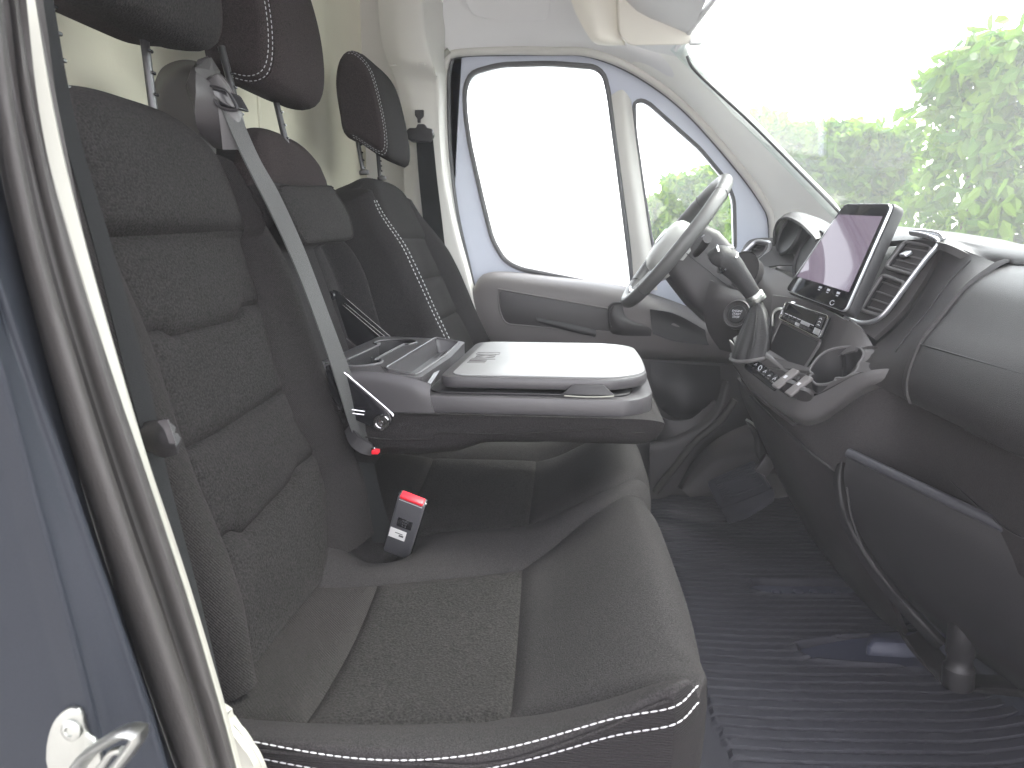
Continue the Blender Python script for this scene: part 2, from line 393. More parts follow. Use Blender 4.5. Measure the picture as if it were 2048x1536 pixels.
def hedge(name, label, cat, x0, x1, y0, y1, ztop, n, size, seed, m, group=None):
    t = thing(name, label, cat, ((x0+x1)/2, (y0+y1)/2, -.78), group)
    w = x1-x0; d = y1-y0; h = ztop+.75
    def pick(r):
        f = r.random()
        if f < .62: p = [r.uniform(x0, x1), y0, r.uniform(-.75, ztop)]; nr = (0, -1, .3)
        elif f < .74: p = [x0, r.uniform(y0, y1), r.uniform(-.75, ztop)]; nr = (-1, 0, .3)
        elif f < .86: p = [x1, r.uniform(y0, y1), r.uniform(-.75, ztop)]; nr = (1, 0, .3)
        else: p = [r.uniform(x0, x1), r.uniform(y0, y1), ztop]; nr = (0, 0, 1)
        b = noise.fractal((p[0]*3.2+seed, p[1]*3.2, p[2]*3.2), 1, 2, 4)*.13*min(1, w*1.5)
        dep = abs(r.gauss(0, .10))*min(1, w*1.2)
        return [p[i]+nr[i]*(b-dep) for i in range(3)], nr
    mk('crown', *leaves(n, pick, size, seed), m, t, smooth=False)
    mb = MB(); r = random.Random(seed+5); nst = max(2, int(w/.3))
    for i in range(nst):
        bx = x0+w*(i+.5)/nst; by = (y0+y1)/2
        mb.add(*tubeVF(cr([(bx, by, -.8), (bx+r.uniform(-.04, .04), by+r.uniform(-.05, .05), -.8+h*.5), (bx+r.uniform(-.08, .08), by, -.8+h*.92)], 8), np.linspace(.03, .008, 8), 7))
        for k in range(7):
            z = -.6+h*.85*k/7; a = r.uniform(0, 6.28)
            e = (bx+math.cos(a)*w*.5*.7/nst*1.6, by+math.sin(a)*d*.38, z+.2)
            mb.add(*tubeVF(cr([(bx, by, z), ((bx+e[0])/2, (by+e[1])/2, z+.14), e], 6), np.linspace(.011, .003, 6), 5))
    mb.build('trunk', 'bark', t)
    return t
hedge('hedge', 'tall bright green leafy hedge close by at the right edge of the windscreen', 'hedge', 1.58, 3.6, 2.95, 3.75, 1.62, 24000, .085, 3, 'leaf')
hedge('hedge', 'clipped green hedge standing further back behind the screen, left of the bright gap', 'hedge', .98, 1.93, 4.4, 5.2, 1.50, 17000, .085, 9, 'leaf')
for i, (u, w, zt, lab) in enumerate([(.815, .20, 1.33, 'slimmest green column of foliage, leftmost in the small quarter window'),
                                     (1.01, .26, 1.52, 'middle green column of foliage seen through the quarter window'),
                                     (1.36, .34, 1.62, 'widest green column of foliage behind the steering wheel top')]):
    hedge('columnar_tree', lab, 'tree', u-w/2, u+w/2, 7.9-i*.15, 8.3-i*.15, zt, 2600, .10, 20+i, 'leaf', 'columnar trees beyond the driver door')

# ------------------------------------------------------------------ the van's own shell round the cab
van = thing('van', 'blue grey van body with open passenger doorway, pale partition and roof lining', 'van', (-.4, 1.3, -.3))
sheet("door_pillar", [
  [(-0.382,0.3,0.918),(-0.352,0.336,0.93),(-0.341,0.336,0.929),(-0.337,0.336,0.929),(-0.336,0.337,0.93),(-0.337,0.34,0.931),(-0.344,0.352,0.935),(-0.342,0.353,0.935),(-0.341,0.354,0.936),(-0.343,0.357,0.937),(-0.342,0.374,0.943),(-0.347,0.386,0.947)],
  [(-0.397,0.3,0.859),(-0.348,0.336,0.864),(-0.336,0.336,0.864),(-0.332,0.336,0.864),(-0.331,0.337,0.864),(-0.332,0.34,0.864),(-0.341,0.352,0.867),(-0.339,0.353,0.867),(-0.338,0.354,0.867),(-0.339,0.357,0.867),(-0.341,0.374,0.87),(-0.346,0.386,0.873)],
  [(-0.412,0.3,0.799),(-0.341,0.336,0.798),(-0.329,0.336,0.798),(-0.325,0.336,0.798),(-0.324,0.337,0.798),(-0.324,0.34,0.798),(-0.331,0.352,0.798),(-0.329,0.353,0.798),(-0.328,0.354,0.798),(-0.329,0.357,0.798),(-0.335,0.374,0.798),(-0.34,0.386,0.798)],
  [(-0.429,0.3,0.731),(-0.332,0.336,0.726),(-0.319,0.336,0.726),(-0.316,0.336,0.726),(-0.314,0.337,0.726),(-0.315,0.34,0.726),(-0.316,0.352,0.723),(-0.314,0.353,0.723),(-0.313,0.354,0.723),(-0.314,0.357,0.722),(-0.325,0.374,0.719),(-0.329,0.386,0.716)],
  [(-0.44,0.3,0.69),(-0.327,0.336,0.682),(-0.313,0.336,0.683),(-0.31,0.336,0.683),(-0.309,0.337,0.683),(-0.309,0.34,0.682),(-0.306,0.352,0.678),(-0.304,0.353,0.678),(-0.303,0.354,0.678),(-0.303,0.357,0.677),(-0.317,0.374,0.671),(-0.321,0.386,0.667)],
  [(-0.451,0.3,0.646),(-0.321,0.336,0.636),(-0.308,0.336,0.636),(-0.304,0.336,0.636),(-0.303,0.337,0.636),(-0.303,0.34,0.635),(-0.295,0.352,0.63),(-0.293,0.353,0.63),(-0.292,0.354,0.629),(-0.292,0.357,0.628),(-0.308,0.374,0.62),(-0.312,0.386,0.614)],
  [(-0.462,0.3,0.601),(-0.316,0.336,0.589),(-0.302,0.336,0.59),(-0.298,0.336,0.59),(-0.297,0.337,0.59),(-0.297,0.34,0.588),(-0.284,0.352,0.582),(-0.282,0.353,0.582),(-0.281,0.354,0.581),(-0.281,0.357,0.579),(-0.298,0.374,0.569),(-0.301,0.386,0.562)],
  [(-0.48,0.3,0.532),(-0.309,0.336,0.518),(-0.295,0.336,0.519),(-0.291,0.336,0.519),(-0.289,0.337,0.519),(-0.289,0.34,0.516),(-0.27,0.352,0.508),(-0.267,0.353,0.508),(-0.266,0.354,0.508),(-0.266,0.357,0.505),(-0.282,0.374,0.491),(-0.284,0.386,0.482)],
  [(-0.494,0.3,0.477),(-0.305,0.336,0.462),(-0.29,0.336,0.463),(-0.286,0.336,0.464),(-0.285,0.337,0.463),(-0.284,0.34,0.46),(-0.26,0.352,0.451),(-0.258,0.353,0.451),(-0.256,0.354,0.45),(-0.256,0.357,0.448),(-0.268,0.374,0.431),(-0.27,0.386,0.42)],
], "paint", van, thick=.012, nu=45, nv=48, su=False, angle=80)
sheet("door_seal", [
  [(-0.347,0.388,0.948),(-0.34,0.381,0.945),(-0.331,0.374,0.942),(-0.324,0.372,0.941),(-0.32,0.374,0.942),(-0.324,0.382,0.945),(-0.329,0.388,0.947)],
  [(-0.347,0.388,0.873),(-0.34,0.381,0.872),(-0.331,0.374,0.87),(-0.325,0.372,0.87),(-0.322,0.374,0.87),(-0.326,0.382,0.871),(-0.331,0.388,0.873)],
  [(-0.342,0.388,0.798),(-0.335,0.381,0.798),(-0.326,0.374,0.798),(-0.319,0.372,0.798),(-0.316,0.374,0.798),(-0.319,0.382,0.798),(-0.324,0.388,0.798)],
  [(-0.331,0.388,0.716),(-0.324,0.381,0.717),(-0.315,0.374,0.719),(-0.307,0.372,0.719),(-0.302,0.374,0.719),(-0.305,0.382,0.717),(-0.309,0.388,0.716)],
  [(-0.323,0.388,0.666),(-0.316,0.381,0.669),(-0.307,0.374,0.671),(-0.298,0.372,0.672),(-0.293,0.374,0.672),(-0.295,0.382,0.669),(-0.299,0.388,0.667)],
  [(-0.313,0.388,0.613),(-0.306,0.381,0.617),(-0.297,0.374,0.62),(-0.287,0.372,0.621),(-0.281,0.374,0.621),(-0.283,0.382,0.617),(-0.287,0.388,0.614)],
  [(-0.303,0.388,0.56),(-0.296,0.381,0.565),(-0.286,0.374,0.569),(-0.276,0.372,0.571),(-0.27,0.374,0.57),(-0.271,0.382,0.566),(-0.274,0.388,0.562)],
  [(-0.285,0.388,0.48),(-0.278,0.381,0.486),(-0.269,0.374,0.492),(-0.259,0.372,0.494),(-0.253,0.374,0.493),(-0.254,0.382,0.487),(-0.256,0.388,0.482)],
  [(-0.271,0.388,0.418),(-0.265,0.381,0.425),(-0.256,0.374,0.432),(-0.247,0.372,0.435),(-0.24,0.374,0.433),(-0.241,0.382,0.426),(-0.244,0.388,0.42)],
], "rubber", van, thick=.008, nu=24, nv=48)
sheet("door_seal", [
  [(-0.344,0.408,0.954),(-0.338,0.401,0.952),(-0.33,0.394,0.949),(-0.326,0.392,0.948),(-0.326,0.394,0.949),(-0.331,0.402,0.952),(-0.336,0.408,0.954)],
  [(-0.345,0.408,0.876),(-0.339,0.401,0.875),(-0.331,0.394,0.874),(-0.326,0.392,0.873),(-0.324,0.394,0.873),(-0.329,0.402,0.875),(-0.333,0.408,0.876)],
  [(-0.338,0.408,0.798),(-0.331,0.401,0.798),(-0.323,0.394,0.798),(-0.317,0.392,0.798),(-0.314,0.394,0.798),(-0.317,0.402,0.798),(-0.322,0.408,0.798)],
  [(-0.322,0.408,0.712),(-0.316,0.401,0.713),(-0.308,0.394,0.715),(-0.301,0.392,0.715),(-0.297,0.394,0.715),(-0.3,0.402,0.713),(-0.303,0.408,0.712)],
  [(-0.311,0.408,0.66),(-0.305,0.401,0.663),(-0.297,0.394,0.665),(-0.289,0.392,0.666),(-0.285,0.394,0.665),(-0.288,0.402,0.663),(-0.291,0.408,0.661)],
  [(-0.299,0.408,0.605),(-0.292,0.401,0.608),(-0.284,0.394,0.612),(-0.277,0.392,0.613),(-0.273,0.394,0.612),(-0.275,0.402,0.609),(-0.278,0.408,0.606)],
  [(-0.286,0.408,0.55),(-0.28,0.401,0.554),(-0.272,0.394,0.559),(-0.265,0.392,0.56),(-0.261,0.394,0.559),(-0.263,0.402,0.555),(-0.266,0.408,0.551)],
  [(-0.268,0.408,0.466),(-0.262,0.401,0.472),(-0.255,0.394,0.478),(-0.248,0.392,0.48),(-0.245,0.394,0.479),(-0.247,0.402,0.472),(-0.25,0.408,0.468)],
  [(-0.255,0.408,0.401),(-0.25,0.401,0.408),(-0.243,0.394,0.415),(-0.238,0.392,0.417),(-0.235,0.394,0.416),(-0.237,0.402,0.408),(-0.24,0.408,0.402)],
], "rubber", van, thick=.008, nu=24, nv=48)
sheet("door_flange", [
  [(-0.353,0.425,0.961),(-0.349,0.424,0.96),(-0.344,0.43,0.962),(-0.356,0.445,0.968)],
  [(-0.35,0.425,0.879),(-0.346,0.424,0.879),(-0.34,0.43,0.88),(-0.351,0.445,0.883)],
  [(-0.338,0.425,0.798),(-0.333,0.424,0.798),(-0.329,0.43,0.798),(-0.34,0.445,0.798)],
  [(-0.319,0.425,0.708),(-0.315,0.424,0.709),(-0.313,0.43,0.708),(-0.323,0.445,0.704)],
  [(-0.307,0.425,0.655),(-0.302,0.424,0.655),(-0.302,0.43,0.653),(-0.312,0.445,0.648)],
  [(-0.293,0.425,0.598),(-0.289,0.424,0.598),(-0.29,0.43,0.596),(-0.299,0.445,0.588)],
  [(-0.281,0.425,0.541),(-0.276,0.424,0.541),(-0.278,0.43,0.538),(-0.287,0.445,0.529)],
  [(-0.264,0.425,0.453),(-0.26,0.424,0.454),(-0.262,0.43,0.45),(-0.27,0.445,0.438)],
  [(-0.254,0.425,0.385),(-0.249,0.424,0.387),(-0.251,0.43,0.381),(-0.259,0.445,0.367)],
], "cream", van, thick=.006, nu=10, nv=48, su=False)
sheet('pillar_backing', [[(-0.522,0.44,0.978),(-0.367,0.45,0.976),(-0.368,0.46,0.979)], [(-0.587,0.44,0.7),(-0.362,0.45,0.703),(-0.34,0.46,0.701)], [(-0.679,0.44,0.31),(-0.336,0.45,0.335),(-0.281,0.46,0.331)]], 'rubber', van, thick=.02, nu=8, nv=20, su=False)
sheet('sill_panel', [[(-0.291,0.47,0.429),(-0.285,0.468,0.426),(-0.283,0.468,0.419)], [(-0.293,0.47,0.403),(-0.275,0.468,0.408),(-0.27,0.468,0.403)], [(-0.296,0.47,0.369),(-0.265,0.468,0.388),(-0.259,0.468,0.382)], [(-0.3,0.47,0.32),(-0.258,0.468,0.35),(-0.245,0.468,0.337)]], 'cream', van, thick=.006, nu=12, nv=16)
# striker: stamped steel plate with a bolt and a bent loop, screwed to the pillar
st = thing('door_striker', 'zinc plated door striker with a bolt and loop at the bottom of the pillar', 'door striker', (-.27, .34, .42))
pl = [(-0.328,0.333,0.463),(-0.324,0.333,0.488),(-0.318,0.333,0.51),(-0.311,0.333,0.522),(-0.302,0.333,0.529),(-0.295,0.333,0.528),(-0.294,0.333,0.522),(-0.293,0.333,0.512),(-0.289,0.333,0.508),(-0.286,0.333,0.495),(-0.286,0.333,0.467)]
prism('plate', cr(pl, 40, True), (0, .004, 0), 'steel', st, bev=.0012)
prism('shim', cr([(p[0]-.004, p[1]+.004, p[2]+.001) for p in pl], 40, True), (0, .003, 0), 'steel', st, bev=.001)
bc = Vector([(-0.301,0.331,0.515)][0])
lathe('bolt', [(0, 0), (.0062, 0), (.0066, .0008), (.0066, .002), (.0048, .0032), (.0030, .0034), (.0026, .0024), (0, .0024)], bc+Vector((0, .002, 0)), (-.05, -1, .12), 'steel', st)
lp = cr([(-0.297,0.325,0.492),(-0.278,0.315,0.514),(-0.259,0.305,0.531),(-0.238,0.295,0.548),(-0.229,0.292,0.552),(-0.226,0.292,0.551),(-0.228,0.292,0.547),(-0.237,0.293,0.535),(-0.254,0.298,0.515)], 48)
V, F = tubeVF(lp, .0042, 10, False, (1.5, .75)); mk('loop', V, F, 'steel', st)
tube('inner_bar', [(-0.282,0.318,0.494),(-0.265,0.31,0.513),(-0.255,0.306,0.525),(-0.247,0.304,0.529)], .0022, 'steel', st, ns=16)

# bulkhead behind the seats, pressed with shallow vertical swages
def partition():
    V = []; ny, nz = 120, 60; G = np.zeros((nz, ny, 3))
    for j in range(nz):
        for i in range(ny):
            y = .42+(2.23-.42)*i/(ny-1); z = -.1+1.95*j/(nz-1)
            x = -.70
            x += .006*float(sm(1.42, 1.47, y)-sm(1.88, 1.93, y))*float(sm(.55, .62, z)-sm(1.5, 1.55, z))
            x -= .008*float(sm(.98, 1.0, z)-sm(1.02, 1.05, z))*float(sm(1.55, 1.6, y)-sm(1.80, 1.84, y))
            x += .005*float(sm(.60, .64, y)-sm(1.10, 1.15, y))*float(sm(.45, .5, z)-sm(1.6, 1.65, z))
            G[j, i] = (x, y, z)
    V, F = shell(G, .004, None); mk('partition', V, F, 'beige', van, angle=60)
partition()
rbox('seam_bead', (-.694, 1.47, .98), (.008, .012, .30), 'beige', van, bev=.003)

# far side: window pillar trim, belt, wall round the driver's door, roof
sheet('pillar_trim', [[(-0.601,2.06,1.538),(-0.539,2.03,1.526),(-0.471,2.03,1.523),(-0.461,2.06,1.533),(-0.425,2.17,1.57)],
    [(-0.593,2.06,1.395),(-0.529,2.03,1.384),(-0.463,2.03,1.382),(-0.453,2.06,1.39),(-0.428,2.17,1.421)],
    [(-0.58,2.07,1.33),(-0.525,2.035,1.32),(-0.449,2.035,1.315),(-0.44,2.06,1.319),(-0.433,2.17,1.346)],
    [(-0.564,2.08,1.291),(-0.516,2.05,1.297),(-0.441,2.05,1.287),(-0.431,2.07,1.286),(-0.428,2.17,1.309)],
    [(-0.553,2.1,1.227),(-0.509,2.08,1.263),(-0.446,2.08,1.261),(-0.43,2.09,1.261),(-0.431,2.17,1.272)],
    [(-0.55,2.1,1.057),(-0.507,2.08,1.082),(-0.444,2.08,1.081),(-0.428,2.09,1.082),(-0.432,2.17,1.093)],
    [(-0.541,2.1,0.896),(-0.497,2.08,0.909),(-0.423,2.08,0.909),(-0.404,2.09,0.909),(-0.41,2.17,0.914)],
    [(-0.507,2.1,0.7),(-0.455,2.08,0.701),(-0.37,2.08,0.701),(-0.352,2.09,0.701),(-0.354,2.17,0.697)],
    [(-0.449,2.1,0.449),(-0.413,2.08,0.453),(-0.318,2.08,0.454),(-0.296,2.09,0.453),(-0.291,2.17,0.44)]], 'trim', van, thick=.006, nu=40, nv=40)
for a in ((792, 128), (850, 128)):
    rbox('trim_clip', K("%d,%d,2.03" % a)[0] if False else (-.553+(a[0]-792)*.00145, 2.032, 1.306), (.018, .006, .004), 'trim', van, bev=.001)
# flange round the driver's door opening, then the upper side panel and roof lining
OPEN = [(-0.287,2.2,0.368),(-0.344,2.2,0.567),(-0.39,2.2,0.759),(-0.423,2.2,0.915),(-0.442,2.2,1.097),(-0.444,2.2,1.273),(-0.436,2.2,1.347),(-0.408,2.2,1.376),(-0.267,2.2,1.38),(-0.116,2.2,1.375),(0.003,2.2,1.367),(0.137,2.2,1.316),(0.288,2.2,1.212),(0.443,2.2,1.053),(0.539,2.2,0.932),(0.567,2.2,0.866),(0.579,2.2,0.7),(0.602,2.2,0.386)]
tube('door_aperture_seal', OPEN, .012, 'trim', van, n=10, ns=120)
tube('aperture_flange', [(p[0]-.012, 2.185, p[2]+.006) for p in OPEN[:8]], .009, 'cream', van, n=8, ns=60)
sheet('side_wall', [[(-0.421,2.12,1.579),(-0.256,2.12,1.573),(-0.114,2.12,1.567),(0.026,2.1,1.555),(0.16,2.06,1.535),(0.31,2,1.508)],
    [(-0.434,2.17,1.435),(-0.262,2.16,1.44),(-0.115,2.16,1.436),(0.03,2.14,1.419),(0.17,2.1,1.37),(0.348,2,1.276)],
    [(-0.437,2.205,1.363),(-0.267,2.2,1.385),(-0.116,2.2,1.381),(0.003,2.2,1.374),(0.137,2.2,1.324),(0.288,2.2,1.222)]], 'headliner', van, thick=.01, nu=60, nv=30)
sheet('grab_recess', [[(-0.368,2.1,1.57),(-0.254,2.1,1.565),(-0.113,2.1,1.56)], [(-0.348,2.142,1.478),(-0.259,2.142,1.472),(-0.117,2.142,1.465)], [(-0.298,2.152,1.455),(-0.231,2.152,1.448),(-0.129,2.152,1.447)]], 'headliner', van, thick=.004, nu=24, nv=14)
sheet('windscreen_pillar', [[(0.125,2.195,1.332),(0.173,2.12,1.349),(0.261,2,1.326)], [(0.287,2.195,1.221),(0.297,2.12,1.24),(0.28,2,1.285)], [(0.442,2.195,1.061),(0.451,2.12,1.102),(0.436,2,1.133)], [(0.54,2.195,0.939),(0.558,2.12,0.976),(0.576,2,0.998)], [(0.57,2.195,0.865),(0.606,2.12,0.891),(0.673,2,0.907)], [(0.575,2.195,0.806),(0.626,2.12,0.82),(0.722,2,0.832)]], 'pillarglare', van, thick=.012, nu=24, nv=40)
sheet('roof_lining', [[(-.75, .35, 1.62), (-.3, .35, 1.60), (.0, .35, 1.46), (.12, .35, 1.36), (.25, .35, 1.315)], [(-.75, 1.3, 1.66), (-.3, 1.3, 1.64), (.0, 1.3, 1.50), (.12, 1.3, 1.39), (.25, 1.3, 1.33)], [(-.75, 2.2, 1.62), (-.3, 2.2, 1.60), (.0, 2.15, 1.46), (.12, 2.1, 1.36), (.25, 2.05, 1.31)]], 'headliner', van, thick=.012, nu=30, nv=30)
# windscreen with its rubber edge
def wsrow(p): return [(p[0]-.02, 2.02, p[2]-.0), (p[0]+.06, 1.2, p[2]+.02), (p[0]-.02, .38, p[2])]
WS = [(.235, 2.0, 1.325), (.45, 2.0, 1.12), (.662, 2.0, .915), (.76, 2.0, .82), (.88, 2.0, .70)]
sheet('windscreen', [wsrow(p) for p in WS], 'windscreen', van, thick=.005, nu=30, nv=16)
tube('windscreen_seal', [(0.257,1.97,1.293),(0.285,1.97,1.251),(0.432,1.97,1.123),(0.57,1.97,0.994),(0.657,1.97,0.912),(0.708,1.97,0.858)], .004, 'plastic_dk', van, ns=40)
tube('windscreen_seal', [(.232, 2.0, 1.318), (.30, 1.2, 1.34), (.232, .4, 1.318)], .007, 'headliner', van, ns=40)
# passenger side: roof rail over the open doorway keeps the light like the real cab
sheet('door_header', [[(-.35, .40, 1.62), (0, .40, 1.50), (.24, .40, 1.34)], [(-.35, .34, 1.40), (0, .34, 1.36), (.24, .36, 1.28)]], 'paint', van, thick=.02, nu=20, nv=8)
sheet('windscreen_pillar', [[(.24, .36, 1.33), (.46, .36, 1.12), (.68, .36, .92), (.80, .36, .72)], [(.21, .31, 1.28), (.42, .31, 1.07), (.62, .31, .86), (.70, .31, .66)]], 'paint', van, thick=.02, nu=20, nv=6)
# outer side and front of the cab below the windows
sheet('cab_rear_side', [[(-.74, 2.215, 1.72), (-.5, 2.215, 1.72), (-.36, 2.215, 1.72)], [(-.74, 2.215, .7), (-.5, 2.215, .7), (-.42, 2.215, .7)], [(-.74, 2.215, -.3), (-.5, 2.215, -.3), (-.33, 2.215, -.3)]], 'trim', van, thick=.02, nu=10, nv=12)
sheet('cab_side', [[(.40, 2.24, .70), (.8, 2.2, .72), (1.1, 2.1, .65)], [(.40, 2.24, .4), (.8, 2.22, .4), (1.1, 2.15, .4)], [(.40, 2.24, -.3), (.8, 2.24, -.3), (1.1, 2.2, -.3)]], 'plastic_dk', van, thick=.02, nu=12, nv=10)
sheet('firewall', [[(.80, .38, .80), (.82, 1.3, .80), (.80, 2.2, .80)], [(.92, .38, .40), (.92, 1.3, .40), (.92, 2.2, .40)], [(.84, .38, .10), (.84, 1.3, .10), (.84, 2.2, .10)], [(.70, .38, -.03), (.70, 1.3, -.03), (.70, 2.2, -.03)]], 'plastic_dk', van, thick=.02, nu=16, nv=16)
# cab floor
floor = mk('cab_floor', *shell(skin([[(-.72, .4, -.02), (.2, .4, -.02), (.62, .4, -.02), (.86, .4, .14), (.95, .4, .5)], [(-.72, 2.2, -.02), (.2, 2.2, -.02), (.62, 2.2, -.02), (.86, 2.2, .14), (.95, 2.2, .5)]], 40, 4), .02), 'bluefloor', van)
sheet('bonnet', [[(.80, .2, .74), (1.2, .2, .60), (1.5, .2, .40)], [(.86, 1.2, .77), (1.25, 1.2, .64), (1.55, 1.2, .44)], [(.80, 2.2, .74), (1.2, 2.2, .60), (1.5, 2.2, .40)]], 'paint', van, thick=.01, nu=20, nv=20)

# overhead shelf and sun visors
sh = thing('overhead_shelf', 'cream padded edge of the overhead shelf left of the sun visor', 'shelf', (.0, 1.9, 1.35))
sheet('shelf_edge', [[(-0.058,1.9,1.486),(-0.002,1.88,1.477),(0.068,1.9,1.481)], [(-0.048,1.9,1.416),(0.006,1.88,1.408),(0.073,1.9,1.412)], [(-0.024,1.9,1.363),(0.02,1.88,1.355),(0.077,1.9,1.359)], [(0.005,1.9,1.32),(0.034,1.885,1.313),(0.085,1.9,1.313)], [(0.023,1.93,1.316),(0.047,1.92,1.311),(0.093,1.93,1.313)]], 'visor', sh, thick=.02, nu=20, nv=24)
vs = thing('sun_visor', 'warm white sun visor folded up above the driver side of the windscreen', 'sun visor', (.15, 1.85, 1.31))
vo = rounded([(0.063,1.85,1.485),(0.074,1.87,1.322),(0.1,1.88,1.298),(0.251,1.88,1.296),(0.3,1.86,1.324),(0.368,1.8,1.455)], .02, 6)
prism('pad', vo, (-.004, .03, .012), 'visor', vs, bev=.008)
rbox('pivot_clip', [(0.264,1.87,1.3)][0], (.03, .02, .012), 'headliner', vs, bev=.003)
# ------------------------------------------------------------------ seats
def polydist(Q, line):
    """distance of points Q(...,2) to a 2D polyline"""
    L = np.array(line, float); d = np.full(Q.shape[:-1], 9.)
    for a, b in zip(L[:-1], L[1:]):
        ab = b-a; t = np.clip(((Q-a)@ab)/(ab@ab), 0, 1); d = np.minimum(d, np.linalg.norm(Q-(a+t[..., None]*ab), axis=-1))
    return d
class Back:
    """upholstered backrest: a leaning plane x + k(z-.35) = x0 with padding d(w, h) in front of it"""
    def __init__(s, k, x0, c, W, H, arch, seams, rows, bol=.03, puff=.010, r=.045, depth=.11, taper=.05, extra=None, power=4):
        s.k = k; s.x0 = x0; s.c = c; s.W = W; s.H = H; s.arch = arch; s.seams = seams; s.rows = rows; s.bol = bol; s.puff = puff
        s.r = r; s.depth = depth; s.taper = taper; s.extra = extra; s.n = math.sqrt(1+k*k); s.power = power
    def half(s, h): return s.W-s.taper*sm(s.H*.55, s.H, h)**1.3
    def top(s, u): return s.H-s.arch*np.abs(u)**s.power
    def d(s, w, h, u, v):
        Q = np.stack([w, h], -1); out = np.zeros_like(w)
        sl = np.interp(h, [p[1] for p in s.seams[0]], [p[0] for p in s.seams[0]]); sr = np.interp(h, [p[1] for p in s.seams[1]], [p[0] for p in s.seams[1]])
        e = np.minimum((1-np.abs(u))*s.half(h), (1-v)*s.top(u))
        outside = np.maximum(sl-w, w-sr)
        width = np.maximum(s.half(h)-np.abs(np.where(w < s.c, sl, sr)-s.c), .02)
        out += s.bol*np.sin(np.clip(outside/width, 0, 1)*math.pi*.62)*(1-.5*sm(.45, .6, h))*(outside > 0)
        ds = np.minimum(polydist(Q, s.seams[0]), polydist(Q, s.seams[1]))
        inside = (outside < 0)
        dr = np.full_like(w, 9.)
        for row in s.rows: dr = np.minimum(dr, polydist(Q, row))
        dm = np.where(inside, np.minimum(ds, dr), ds)
        out += np.where(inside, s.puff*(1-np.exp(-dm/.010)), .55*s.puff*(1-np.exp(-ds/.006)))
        wr = np.array([[noise.noise((a*9, b*9, s.c)) for a, b in zip(r1, r2)] for r1, r2 in zip(w, h)])
        out += .0035*wr
        if s.extra: out += s.extra(w, h, outside)
        out -= s.r*(1-np.sqrt(np.clip(1-(np.clip((s.r-e)/s.r, 0, 1))**2, 0, 1)))
        return out
    def P(s, w, h, d): return np.stack([s.x0-h*s.k/s.n+d/s.n, w, .35+h/s.n+d*s.k/s.n], -1)
    def grid(s, nu, nv):
        """grid lines follow the seams, so the sewn edges stay clean"""
        q = np.linspace(0, 1, 27)[:-1]; edge = 1-(1-q)**1.0; o = np.sin(q*math.pi/2)
        cols = np.concatenate([0+(1-np.cos(q*math.pi/2)), 1+np.linspace(0, 1, nu-51)[:-1], 2+np.append(np.sin(q*math.pi/2), 1)])
        rows = sorted(s.rows, key=lambda r: np.mean([p[1] for p in r])); k = len(rows)+1
        rr = [i+np.linspace(0, 1, nv//k+1)[:-1] for i in range(k-1)]+[k-1+np.sin(np.linspace(0, 1, nv//k+14)*math.pi/2)]
        rr = np.concatenate(rr); CC, RR = np.meshgrid(cols, rr); h = RR/k*s.H; w = s.c+(CC/3*2-1)*s.W
        ip = lambda line, x, a: np.interp(x, [p[a] for p in line], [p[1-a] for p in line])
        for _ in range(6):
            B = [s.c-s.half(h), ip(s.seams[0], h, 1), ip(s.seams[1], h, 1), s.c+s.half(h)]; f = np.clip(CC-np.floor(CC), 0, 1); n = np.minimum(np.floor(CC), 2).astype(int); f = np.where(CC >= 3, 1, f)
            w = np.choose(n, B[:3])*(1-f)+np.choose(n, B[1:])*f
            u = np.clip((w-s.c)/s.half(h), -1, 1)
            R = [np.zeros_like(h)]+[ip(r, w, 0) for r in rows]+[s.top(u)]; f = RR-np.floor(RR); n = np.minimum(np.floor(RR), k-1).astype(int); f = np.where(RR >= k, 1, f)
            h = np.choose(n, R[:k])*(1-f)+np.choose(n, R[1:])*f
        u = np.clip((w-s.c)/s.half(h), -1, 1); s.cell = (np.minimum(np.floor(CC), 2).astype(int), np.minimum(np.floor(RR), k-1).astype(int))
        return u, np.clip(h/s.top(u), 0, 1), w, h
    def build(s, name, parent, parts, nu=90, nv=110, side='sidecloth'):
        """parts: (name, material, test(w,h,outside)); the padded front is cut along its seams into sewn panels"""
        U, V, w, h = s.grid(nu, nv); nv, nu = w.shape; dd = s.d(w, h, U, V); G = s.P(w, h, dd)
        F = gridfaces(nv, nu); own = []
        for f in F:
            j, i = divmod(f[0], nu); col, row = s.cell[0][j, i], s.cell[1][j, i]
            own.append(next(q for q, p in enumerate(parts) if p[2](col, row)))
        # body: back and sides as one closed shell behind the front
        ring = [(0, i) for i in range(nu)]+[(j, nu-1) for j in range(1, nv)]+[(nv-1, i) for i in range(nu-2, -1, -1)]+[(j, 0) for j in range(nv-2, 0, -1)]
        R = np.array([G[j, i] for j, i in ring]); wc = np.array([(w[j, i], h[j, i]) for j, i in ring])
        L = [R]
        for t, sc in ((.03, 1.0), (.3, 1.006), (.75, 1.0), (.95, .975), (1, .9)):
            q = (wc-[s.c, s.H*.45])*sc+[s.c, s.H*.45]; L.append(s.P(q[:, 0], q[:, 1], np.full(len(q), -s.r-s.depth*t)))
        Vb, Fb = loftVF(L, False); n = len(R); Fb.append(tuple(len(Vb)-n+i for i in range(n)))
        body = mk(name, Vb, Fb, side, parent, True, 60)
        V3 = G.reshape(-1, 3)
        for q, p in enumerate(parts):
            fs = [f for f, o in zip(F, own) if o == q]
            if not fs: continue
            ids = sorted({i for f in fs for i in f}); mp = {a: b for b, a in enumerate(ids)}
            mk(p[0], V3[ids], [tuple(mp[i] for i in f) for f in fs], p[1], body, True, None)
        return body
